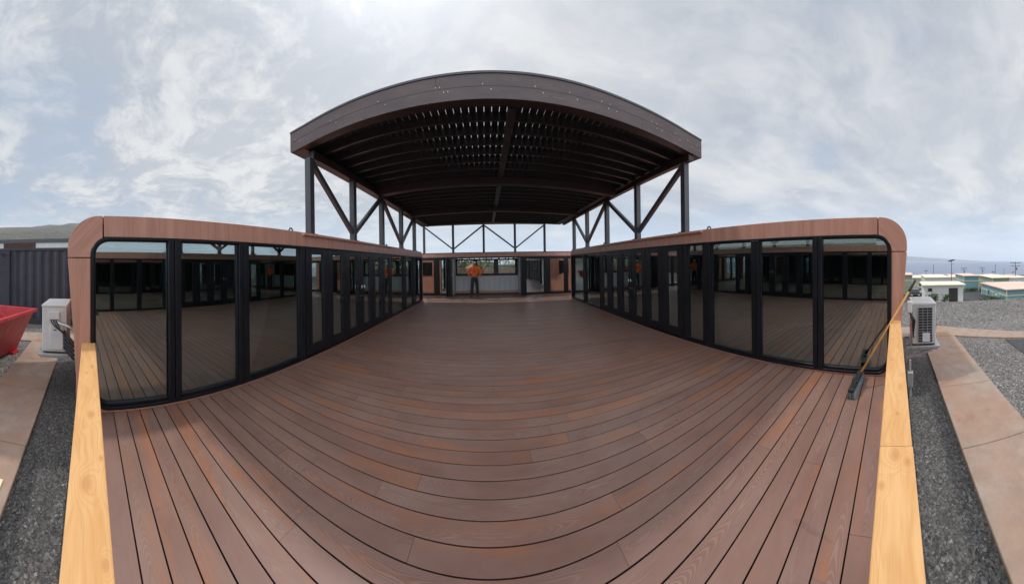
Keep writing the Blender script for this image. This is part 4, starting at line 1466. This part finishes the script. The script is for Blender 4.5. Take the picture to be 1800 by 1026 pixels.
# small pipe box and pipes at the right pod end
q = MB().box(3.49, 3.58, -0.235, -0.161, 0.86, 1.02)
tag(q.build('pipe_cover', M['ac'], bevel=0.012), 'small off-white pipe box on the wall behind the right outdoor unit', 'pipe cover')
for i in range(3):
    q = MB().tube([(3.535, -0.20, 0.87), (3.53 + .02 * i, -0.24 - .02 * i, 0.74), (3.58, -0.245 - .004 * i, 0.64 - 0.05 * i), (3.712, -0.262 - .006 * i, 0.58 - 0.06 * i)], 0.010, 7)
    tag(q.build('hose', M['rubber'], smooth=True), ['upper', 'middle', 'lower'][i] + ' black hose between pipe box and coil unit', 'hose', 'hoses of the coil unit')
q = MB()
q.box(3.36, 3.44, -0.24, -0.165, -0.10, 0.10)
q.tube([(3.40, -0.20, -0.10), (3.40, -0.20, GZ - 0.02)], 0.022, 8)
q.tube([(3.40, -0.20, 0.10), (3.40, -0.20, 0.26)], 0.016, 8)
tag(q.build('junction_box', M['galv'], bevel=0.006), 'grey electrical box on a conduit below the right railing end', 'junction box')

# ------------------------------------------------------------------ red skip
def SKT(x, y, z):
    c, sn = math.cos(R(-14)), math.sin(R(-14))
    a, b = x + 5.53, y + 1.12
    return (-5.53 + a * c - b * sn, -1.12 + a * sn + b * c, z)


sk = empty('skip_bin', (-4.4, -2.1, GZ), 'scratched red skip bin standing by the path near the dark container', 'skip')
bz, tz = GZ + 0.05, 0.69
rim_o = [(-5.52, -1.13), (-2.6, -1.13), (-2.6, -2.9), (-5.52, -2.9)]
base = [(-5.36, -1.55), (-3.0, -1.55), (-3.0, -2.6), (-5.36, -2.6)]
q = MB(SKT)
outer_t = [(x, y, tz) for x, y in [(-5.48, -1.17), (-2.64, -1.17), (-2.64, -2.86), (-5.48, -2.86)]]
inner_t = [(x, y, tz) for x, y in [(-5.45, -1.20), (-2.67, -1.20), (-2.67, -2.83), (-5.45, -2.83)]]
outer_b = [(x, y, bz) for x, y in base]
inner_b = [(x, y, bz + 0.04) for x, y in [(-5.33, -1.58), (-3.03, -1.58), (-3.03, -2.57), (-5.33, -2.57)]]
q.add(outer_t + inner_t + outer_b + inner_b,
      [(0, 1, 9, 8), (1, 2, 10, 9), (2, 3, 11, 10), (3, 0, 8, 11), (4, 12, 13, 5), (5, 13, 14, 6), (6, 14, 15, 7), (7, 15, 12, 4),
       (8, 9, 10, 11), (12, 15, 14, 13), (0, 4, 5, 1), (1, 5, 6, 2), (2, 6, 7, 3), (3, 7, 4, 0)])
q.build('body', M['red'], sk)
q = MB(SKT)
o4 = [(-5.53, -1.12), (-2.59, -1.12), (-2.59, -2.91), (-5.53, -2.91)]
i4 = [(-5.455, -1.195), (-2.665, -1.195), (-2.665, -2.835), (-5.455, -2.835)]
q.ring(o4, i4, lambda a, b, dd: (a, b, dd), tz - 0.05, tz + 0.012)
q.build('rim', M['red'], sk, 0.006)
for x in (-5.2, -3.3):
    MB(SKT).box(x - 0.12, x + 0.12, -2.62, -1.47, GZ + 0.0, bz - 0.002).build('skid', M['red'], sk)

# ------------------------------------------------------------------ dark shipping container
ct = empty('shipping_container', (-9.4, -1.9, GZ), 'dark navy corrugated shipping container standing beyond the red skip', 'container')
CX = -8.2
yA, yB = -4.9, 1.2
zt = 2.24
q = MB()
prof = []
yy = -2.60
while yy < yB - 0.15:
    prof += [(CX - 0.035, yy), (CX - 0.035, yy + 0.075), (CX, yy + 0.14), (CX, yy + 0.215)]
    yy += 0.28
vv = [(a, b, z) for a, b in prof for z in (GZ + 0.16, zt - 0.09)]
q.add(vv, [(2 * i, 2 * i + 2, 2 * i + 3, 2 * i + 1) for i in range(len(prof) - 1)])
q.build('corrugated_side', M['navy'], ct)
q = MB()
q.box(CX - 0.08, CX + 0.012, yA, -2.605, GZ + 0.16, zt - 0.09)
q.build('flat_side', M['navy'], ct)
q = MB()
q.box(CX - 0.10, CX + 0.02, yA, yB, zt - 0.088, zt)
q.box(CX - 0.10, CX + 0.02, yA, yB, GZ + 0.0, GZ + 0.158)
q.box(CX - 0.12, CX + 0.022, yB - 0.16, yB + 0.005, GZ - 0.001, zt + 0.002)
q.build('rail', M['navy'], ct, 0.006)
MB().box(CX - 2.4, CX - 0.102, yA, yB, GZ + 0.05, zt - 0.012).build('body', M['navy'], ct)
pth = [(CX + 0.035, -2.83 + 0.05 * math.cos(a), 2.02 + 0.05 * math.sin(a)) for a in [k * math.pi / 8 for k in range(17)]]
MB().tube(pth, 0.011, 6).build('lashing_ring', M['rubber'], ct)
q = MB()
for yy in (-2.62, -1.95, -1.3):
    q.tube([(CX + 0.03, yy, GZ + 0.2), (CX + 0.03, yy, zt - 0.12)], 0.010, 6)
    break
q.build('seam_bar', M['navy'], ct)

# low building behind the container
lb = empty('flat_roof_building', (-20, -5.5, GZ), 'low building with grey flat roof edge and white and brown panels behind the dark container', 'building')
MB().box(-26, -20.0, -14, 2.0, 3.60, 3.90).build('roof', M['greyroof'], lb)
for a, b, mm in ((-14, -6.95, 'white'), (-6.94, -4.25, 'brown'), (-4.24, 2.0, 'white')):
    MB().box(-25.5, -20.06 + (0.03 if mm == 'brown' else 0), a, b, GZ - 0.1, 3.598).build('wall', M[mm], lb)
q = MB()
for i in range(6):
    q.box(-20.03, -20.0, -6.9, -4.3, 2.5 + 0.18 * i, 2.64 + 0.18 * i)
q.build('cladding_slats', M['brown'], lb)

# cream sheet lying on the path
q = MB().prism([(-2.07, -0.71), (-0.85, -0.70), (-0.85, -1.32), (-2.06, -1.33)], lambda a, b, dd: (a, b, dd), GZ + 0.037, GZ + 0.049)
tag(q.build('plywood_sheet', M['cream_ply'], bevel=0.002), 'pale cream board lying flat on the path by the railing', 'board')


# ------------------------------------------------------------------ settlement on the slope towards the sea
def gz(x, y):
    return float(height(np.array([x]), np.array([y]))[0])


def gable_block(name, label, x0, x1, y0, y1, ztop_, h, wall, trim, roof, fz=None, door=None, win=None, band=True, over=0.25, cat='house', group='modular houses on the slope', wlen=None):
    zb_ = ztop_ - h
    u = empty(name, ((x0 + x1) / 2, (y0 + y1) / 2, zb_), label, cat, group)
    MB().box(x0, x1, y0, y1, zb_ - 0.8, ztop_ - 0.16).build('wall', M[wall], u)
    q = MB()
    q.hexa([(x0 - over, y0 - over, ztop_ - 0.155), (x1 + over, y0 - over, ztop_ - 0.155), (x1 + over, y1 + over, ztop_ - 0.155), (x0 - over, y1 + over, ztop_ - 0.155)],
           [(x0 - over, y0 - over, ztop_), (x1 + over, y0 - over, ztop_ + 0.12), (x1 + over, y1 + over, ztop_ + 0.12), (x0 - over, y1 + over, ztop_)])
    q.build('roof', M[roof], u, 0.02)
    if trim:
        for (xx, yy) in ((x0, y0), (x0, y1), (x1, y1)):
            MB().box(xx - 0.07, xx + 0.07, yy - 0.07, yy + 0.07, zb_ - 0.8, ztop_ - 0.157).build('corner_trim', M[trim], u)
        if band:
            zz = ztop_ - 0.36 * h
            q = MB()
            q.box(x0 - 0.05, x0 - 0.002, y0 + 0.071, y1 - 0.071, zz - 0.09, zz + 0.09)
            q.box(x0 + 0.071, x1 - 0.071, y1 + 0.002, y1 + 0.05, zz - 0.09, zz + 0.09)
            n = max(2, int((x1 - x0) / 3))
            for i in range(1, n):
                xx = lerp(x0, x1, i / n)
                q.box(xx - 0.05, xx + 0.05, y1 + 0.003, y1 + 0.045, zb_, zz - 0.091)
            q.build('trim_band', M[trim], u)
    for (fa, ya, yb, za, zb2) in (win or []):
        if fa == 'x':
            f = MB().box(x0 - 0.05, x0 + 0.02, ya, yb, zb_ + za, zb_ + zb2).build('window', M[trim or 'black'], u)
            MB().box(x0 - 0.06, x0 - 0.051, ya + 0.06, yb - 0.06, zb_ + za + 0.06, zb_ + zb2 - 0.06).build('pane', M['windark'], f)
        else:
            f = MB().box(ya, yb, y1 - 0.02, y1 + 0.05, zb_ + za, zb_ + zb2).build('window', M[trim or 'black'], u)
            MB().box(ya + 0.06, yb - 0.06, y1 + 0.051, y1 + 0.06, zb_ + za + 0.06, zb_ + zb2 - 0.06).build('pane', M['windark'], f)
    if door:
        fa, ya, yb, hh, mm, nlv = door
        for i in range(nlv):
            a, b = lerp(ya, yb, i / nlv), lerp(ya, yb, (i + 1) / nlv)
            if fa == 'x':
                MB().box(x0 - 0.05, x0 + 0.02, a + 0.012, b - 0.012, zb_ - 0.3, zb_ + hh).build('door', M[mm], u, 0.01)
            else:
                MB().box(a + 0.012, b - 0.012, y1 - 0.02, y1 + 0.05, zb_ - 0.3, zb_ + hh).build('door', M[mm], u, 0.01)
    return u


C_ = CAMZ
M['door_dark'] = plain('dark_folding_door', (0.045, 0.042, 0.040), 0.45, 0.0, 0.3, 3)
shed = gable_block('flat_roof_shed', 'white flat-roofed shed with dark folding door and small dark window', 37.5, 41.5, -10.2, -4.35, C_ - 3.62, 2.75,
                   'white', None, 'cream' if False else 'roofcream', door=('x', -8.0, -9.35, 2.2, 'door_dark', 4), win=[('x', -5.45, -4.85, 1.75, 2.2)], over=0.35, cat='shed')
gable_block('flat_roof_building', 'taller plain white building rising behind the white shed', 49, 57, -10.55, -5.8, C_ - 3.3, 3.4, 'white', None, 'roofcream', cat='building', over=0.15)
gable_block('long_low_house', 'long cream house behind the parked black car', 60, 68, -8.2, -2.6, C_ - 4.1, 3.2, 'cream', 'white', 'roofcream', win=[('x', -6.9, -5.6, 0.6, 2.0)], band=False)
gable_block('small_house', 'sage house with cream bands at the edge of the right pavilion', 52, 58, -3.45, -0.4, C_ - 2.95, 3.3, 'sage', 'cream', 'roofpink')
gable_block('modular_house', 'teal house with pinkish roof behind the road and solar lamp', 57.8, 66.0, -19.6, -15.9, C_ - 3.6, 3.5, 'teal', 'cream', 'roofpink',
            win=[('y', 59.6, 60.6, 1.2, 2.1)])
gable_block('modular_house', 'sage green house with cream roof and bands between two teal houses', 55.3, 65.6, -26.4, -22.1, C_ - 4.0, 3.5, 'sage', 'cream', 'roofcream', win=[('x', -24.5, -23.6, 1.5, 2.0)])
gable_block('modular_house', 'nearest teal house with wide pinkish roof beside the gravel lot', 38.1, 50.5, -26.5, -17.75, C_ - 4.72, 3.0, 'teal', 'cream', 'roofpink',
            door=('y', 42.2, 43.1, 2.0, 'white', 1), win=[('y', 45.8, 46.6, 1.1, 2.0)])
gable_block('small_house', 'small white house beyond the roof of the nearest teal house', 66, 72, -38, -31.8, C_ - 4.9, 3.0, 'white', None, 'roofcream', win=[('x', -34.2, -33.6, 1.0, 2.0)])
far = [(88, -8, 'white'), (96, -17, 'cream'), (104, -27, 'white'), (92, -33, 'sage'), (112, -44, 'white'), (128, -12, 'cream'), (138, -30, 'white'), (120, -54, 'teal'), (150, -52, 'cream'), (160, -20, 'white'), (175, -66, 'white'), (185, -38, 'sage')]
words = ['white', 'cream', 'white', 'sage', 'white', 'cream', 'white', 'teal', 'cream', 'white', 'white', 'sage']
for i, (x, y, wl) in enumerate(far):
    zt_ = gz(x, y) + 3.0
    gable_block('distant_house', f'small {wl} house far down the slope, ' + ['first beyond the sage house by the pavilion', 'behind the tall solar lamp', 'behind the sage green house', 'behind the teal house with the pinkish roof', 'beyond the big utility pole', 'nearest the shore above the black car', 'seen over the flat white building', 'far right beyond the small white house', 'between two utility poles', 'on the shore over the shed roof', 'furthest right on the shore', 'on the shore behind the crossarm poles'][i], x, x + 7, y - 6 - 3 * (i % 3), y, zt_, 2.9, wl, 'white' if wl != 'white' else None, random.choice(['roofcream', 'roofpink']), band=False, group='distant houses by the sea')

# inland houses up the slope (mirrored in the right-hand glass)
for i, (x, y, wl) in enumerate([(-120, 22, 'white'), (-128, 34, 'teal'), (-118, 46, 'teal'), (-132, 12, 'white'), (-124, 2, 'teal')]):
    gable_block('hillside_house', f'{wl} low house on the green inland slope, ' + ['beside the single-storey teal pair', 'lower of the adjoining teal pair', 'upper of the adjoining teal pair', 'set back between white and teal neighbours', 'lone teal house nearest the dark container'][i], x, x + 7, y - 5, y + 4, gz(x, y) + 3.2, 3.2, wl, None, 'teal' if wl == 'teal' else 'roofcream', band=False, group='hillside houses')

# parked cars by the cream house
def car(name, label, x, y, m, rot=0.0):
    zb_ = gz(x, y) + 0.05
    u = empty(name, (x, y, zb_), label, 'car')
    def tr(a, b, c):
        return (x + a * math.cos(rot) - b * math.sin(rot), y + a * math.sin(rot) + b * math.cos(rot), zb_ + c)
    side = [(-2.2, .35), (-2.25, .75), (-2.1, .95), (-1.35, 1.02), (-.7, 1.55), (1.1, 1.6), (1.9, 1.1), (2.2, 1.0), (2.25, .45), (2.1, .32)]
    MB().prism(side, lambda a, b, dd: tr(a, dd, b), -0.88, 0.88).build('body', m, u, 0.08, seg=2)
    gl = [(-1.18, 1.08), (-.68, 1.48), (1.05, 1.53), (1.68, 1.12)]
    MB().prism(gl, lambda a, b, dd: tr(a, dd, b), -0.885, 0.885).build('window', M['windark'], u)
    MB().prism([(-1.36, 1.06), (-.80, 1.50), (-.78, 1.47), (-1.34, 1.03)], lambda a, b, dd: tr(a, dd, b), -0.72, 0.72).build('windscreen', M['windark'], u)
    for a in (-1.4, 1.4):
        for b in (-0.8, 0.8):
            q = MB().tube([tr(a, b - 0.1, 0.33), tr(a, b + 0.1, 0.33)], 0.33, 16)
            wv_ = q.build('wheel', M['rubber'], u)
    for b in (-0.62, 0.62):
        c0 = tr(-2.24, b, 0.72)
        MB().box(c0[0] - 0.04, c0[0] + 0.05, c0[1] - 0.16, c0[1] + 0.16, c0[2] - 0.08, c0[2] + 0.08).build('headlight', M['paper'], u, 0.02)
    return u


car('parked_car', 'black car parked on the asphalt left of the white shed', 47.0, -3.55, M['carblack'])
car('parked_car', 'silver car parked further back behind the black car', 53.0, -4.6, M['carsilver'])


def pole(name, label, px_, D, ytop, kind, group):
    th = (px_ - 865) / F
    x, y = D * math.sin(th), D * math.cos(th)
    hor = 464 - 7 * math.sin(th)
    zt_ = CAMZ - (ytop - hor) / F * D
    zb_ = gz(x, y) - 0.3
    r = 0.10 if kind != 'solar' else 0.07
    if kind == 'bare':
        return tag(MB().tube([(x, y, zb_), (x, y, zt_)], [r * 1.25, r * 0.85], 8).build(name, M['polewood']), label, 'pole', group)
    u = empty(name, (x, y, zb_), label, 'pole' if kind != 'solar' else 'street lamp', group)
    MB().tube([(x, y, zb_), (x, y, zt_)], [r * 1.25, r * 0.85], 8).build('post', M['polewood'] if kind != 'solar' else M['steel'], u)
    tx, tyv = math.cos(th), -math.sin(th)
    if kind == 'cross':
        for dzz, wd in ((0.35, 1.7), (1.3, 1.5)):
            MB().bar((x - tx * wd, y - tyv * wd, zt_ - dzz), (x + tx * wd, y + tyv * wd, zt_ - dzz), 0.12, 0.14).build('crossarm', M['polewood'], u)
        for k in (-1.4, -0.7, 0.7, 1.4):
            MB().tube([(x + tx * k, y + tyv * k, zt_ - 0.29), (x + tx * k, y + tyv * k, zt_ - 0.02)], 0.06, 6).build('insulator', M['greyroof'], u)
        MB().tube([(x + tx * 0.35, y + tyv * 0.35, zt_ - 2.6), (x + tx * 0.35, y + tyv * 0.35, zt_ - 1.7)], 0.22, 10).build('transformer', M['greyroof'], u)
    if kind == 'solar':
        MB().hexa([(x - tx * .55 - .3, y - tyv * .55 - .3, zt_ - .22), (x + tx * .5 - .3, y + tyv * .5 - .3, zt_ + .2), (x + tx * .5 + .3, y + tyv * .5 + .3, zt_ + .24), (x - tx * .55 + .3, y - tyv * .55 + .3, zt_ - .18)],
                  [(x - tx * .55 - .3, y - tyv * .55 - .3, zt_ - .17), (x + tx * .5 - .3, y + tyv * .5 - .3, zt_ + .25), (x + tx * .5 + .3, y + tyv * .5 + .3, zt_ + .29), (x - tx * .55 + .3, y - tyv * .55 + .3, zt_ - .13)]).build('solar_panel', M['windark'], u)
        MB().bar((x, y, zt_ - 0.7), (x + tx * 0.6, y + tyv * 0.6, zt_ - 0.62), 0.14, 0.06).build('lamp_head', M['steel'], u)
    return u


pole('solar_street_lamp', 'tall solar lamp rising over the white shed', 1672.5, 56, 458, 'solar', 'solar street lamps')
pole('solar_street_lamp', 'small solar lamp far behind the black car', 1628, 118, 476, 'solar', 'solar street lamps')
pole('solar_street_lamp', 'distant solar lamp beyond the sage green house', 1746, 128, 478, 'solar', 'solar street lamps')
pole('solar_street_lamp', 'distant solar lamp close to the big utility pole', 1781, 125, 478.5, 'solar', 'solar street lamps')
pole('utility_pole', 'big utility pole with two crossarms by the white house', 1785, 80, 460, 'cross', 'utility poles')
pole('utility_pole', 'utility pole with crossarms above the teal house roof', 1694.5, 128, 470, 'cross', 'utility poles')
pole('utility_pole', 'utility pole with crossarms above the sage house roof', 1726.5, 132, 469, 'cross', 'utility poles')
pole('bare_pole', 'bare pole rising above the plain white building', 1641, 112, 465, 'bare', 'bare poles')
pole('bare_pole', 'bare pole above the cream roof of the sage house', 1749.5, 108, 464, 'bare', 'bare poles')
pole('bare_pole', 'short bare pole left of the big utility pole', 1765, 128, 472, 'bare', 'bare poles')
for i, pxx in enumerate((1606, 1612, 1657, 1674, 1680, 1773)):
    pole('bare_pole', ['thin distant mast closest to the right pavilion corner', 'thin distant mast just above the parked black car', 'thin distant mast over the plain white building', 'thin distant mast close beside the tall solar lamp', 'thin distant mast at the near corner of the teal roof beyond the lamp', 'thin distant mast between short bare pole and big utility pole'][i], pxx, 190, 478 + (i % 3) * 2, 'bare', 'distant masts')


# ------------------------------------------------------------------ plants
def shrub(name, label, x, y, z, h, w_, m, n=160, leaf=0.12, group='shrubs by the sheds', cat='shrub', trunk=False):
    u = empty(name, (x, y, z), label, cat, group)
    q = MB()
    hc = h * (0.62 if trunk else 0.5)
    cl = [(random.gauss(0, .42), random.gauss(0, .42), random.gauss(0, .38)) for _ in range(9 if trunk else 5)]
    for i in range(n):
        c = random.choice(cl)
        sp = 0.32
        a = Vector((x + (c[0] + random.gauss(0, sp)) * w_, y + (c[1] + random.gauss(0, sp)) * w_, z + hc + (c[2] + random.gauss(0, sp)) * h * 0.42))
        a.z = min(a.z, z + h * random.uniform(0.9, 1.0))
        if a.z < z + 0.02:
            a.z = z + 0.02 + random.random() * 0.1
        dv = Vector((random.gauss(0, 1), random.gauss(0, 1), random.gauss(0.3, .8))).normalized()
        e = dv.cross(Vector((random.random(), random.random(), random.random()))).normalized()
        l = leaf * random.uniform(.6, 1.4)
        q.add([a, a + dv * l * .5 + e * l * .3, a + dv * l, a + dv * l * .5 - e * l * .3], [(0, 1, 2, 3)])
    q.build('crown' if trunk else 'foliage', m, u)
    q = MB()
    if trunk:
        q.tube([(x, y, z - 0.2), (x + 0.06 * w_, y, z + h * .3), (x + .1 * w_, y, z + h * .7)], [h * .035, h * .026, h * .012], 7)
        for k in range(4):
            a = k * 1.6
            q.tube([(x + .06 * w_, y, z + h * .32), (x + w_ * .4 * math.cos(a), y + w_ * .4 * math.sin(a), z + h * .66)], [h * .018, h * .006], 6)
        q.build('trunk', M['bark'], u)
    else:
        for k in range(4):
            a = k * 1.7
            q.tube([(x, y, z - 0.05), (x + w_ * .3 * math.cos(a), y + w_ * .3 * math.sin(a), z + h * .6)], [0.02, 0.008], 5)
        q.build('stem', M['bark'], u)
    return u


shrub('shrub', 'green shrub in front of the white shed, taller one under the window', 36.6, -5.75, gz(36.6, -5.7), 1.7, 0.8, M['leaf'], 220, 0.28)
shrub('shrub', 'lower green shrub beside the dark folding door of the shed', 36.6, -7.3, gz(36.6, -7.3), 1.3, 0.75, M['leaf'], 180, 0.26)
for i, (x, y) in enumerate([(57, -16.6), (57, -17.6), (57, -18.6), (56.8, -19.6), (56.6, -20.4)]):
    shrub('hedge_shrub', 'low dark shrub by the teal house behind the road, ' + ['first from the shed', 'second from the shed', 'middle of five', 'fourth from the shed', 'last before the nearest teal house'][i], x, y, gz(x, y), 1.1, 0.9, M['leaf'], 120, 0.26, group='shrubs along the teal house')
for i, (x, y) in enumerate([(36.6, -13.5), (37, -14.6), (37.3, -15.6), (37.2, -16.6)]):
    shrub('weed_clump', 'green weed clump at the edge of the gravel lot, ' + ['closest to the shed', 'second from the shed', 'third from the shed', 'against the nearest teal house'][i], x, y, gz(x, y), 0.9, 0.8, M['leaf'], 110, 0.22, group='weeds by the gravel lot')
for i, (x, y) in enumerate([(36.5, -20.2), (36.5, -21.8), (36.6, -23.2)]):
    shrub('weed_clump', 'small weed along the nearest teal house front, ' + ['by its cream corner', 'in the middle of the wall', 'furthest along the wall'][i], x, y, gz(x, y), 0.8, 0.4, M['leaf'], 50, 0.2, group='weeds at the teal wall')
shrub('weed_clump', 'small green weed at the foot of the dark container', -7.9, -0.62, GZ, 0.42, 0.16, M['leaf'], 60, 0.07, group='weeds by the container')
shrub('weed_clump', 'small green weed with yellow tips beside the container, nearer the outdoor unit', -7.9, -0.30, GZ, 0.40, 0.14, M['leaf'], 50, 0.07, group='weeds by the container')
shrub('tree', 'dark bushy tree beside the big utility pole', 64.5, -28.6, gz(64.5, -28.6), 2.6, 1.6, M['leaf'], 320, 0.4, group=None, cat='tree', trunk=True)
# orchard and fence seen through the serving windows
tl = [(-7, 33, 4.2), (-3.6, 30, 4.6), (-1.0, 34, 4.0), (2.2, 31, 4.4), (5.0, 34, 4.6), (-11, 36, 5.0), (9.5, 36, 4.6)]
tlab = ['olive-leaved tree behind the far pavilion, seen at the left serving pane', 'olive-leaved tree behind the left serving pane and post', 'olive-leaved tree behind the middle serving pane',
        'olive-leaved tree behind the right serving pane', 'olive-leaved tree behind the right folding doors', 'olive-leaved tree farthest left behind the far pavilion', 'olive-leaved tree farthest right behind the far pavilion']
for (x, y, h), lb_ in zip(tl, tlab):
    shrub('orchard_tree', lb_, x, y, gz(x, y), h * .62, h * .48, M['leaf_olive'], 420, 0.34, group='trees behind the far pavilion', cat='tree', trunk=True)
fe = empty('board_fence', (0, 25, GZ), 'low brown board fence behind the serving windows', 'fence')
MB().box(-14, 12, 25.0, 25.05, GZ - .5, 1.22).build('boards', M['fence'], fe)
for i in range(9):
    MB().box(-14 + i * 3.2, -13.9 + i * 3.2, 24.9, 24.998, GZ - .5, 1.32).build('post', M['fence'], fe)
tp = empty('market_umbrella', (-1.5, 19.0, GZ), 'orange umbrella standing outdoors behind the man and serving window', 'umbrella')
q = MB()
n = 12
ap = (-1.5, 19.0, 1.66)
rim = [(-1.5 + 0.55 * math.cos(k * 2 * math.pi / n), 19.0 + 0.55 * math.sin(k * 2 * math.pi / n), 1.30) for k in range(n)]
q.add([ap] + rim + [(ap[0], ap[1], ap[2] - 0.015)] + [(a, b, c - 0.015) for a, b, c in rim],
      [(0, 1 + k, 1 + (k + 1) % n) for k in range(n)] + [(n + 1, n + 2 + (k + 1) % n, n + 2 + k) for k in range(n)] +
      [(1 + k, n + 2 + k, n + 2 + (k + 1) % n, 1 + (k + 1) % n) for k in range(n)])
q.build('canopy', M['orange_tarp'], tp)
MB().tube([(-1.5, 19.0, GZ - .1), (-1.5, 19.0, 1.64)], 0.025, 8).build('post', M['steel'], tp)

# ------------------------------------------------------------------ sea haze over the slopes
mb = MB().box(-24500, 24500, -24500, 24500, -59.5, 1050)
hz = mb.build('haze', None)
hm = bpy.data.materials.new('haze_air')
hm.use_nodes = True
t = NT(hm.node_tree)
t.n.remove(t.n['Principled BSDF'])
pv = t.node('ShaderNodeVolumePrincipled')
pv.inputs['Color'].default_value = (0.88, 0.94, 1.0, 1)
pv.inputs['Density'].default_value = 6.0e-5
pv.inputs['Anisotropy'].default_value = 0.2
t.l.new(pv.outputs[0], t.n['Material Output'].inputs['Volume'])
hz.data.materials.clear()
hz.data.materials.append(hm)
tag(hz, kind='stuff')
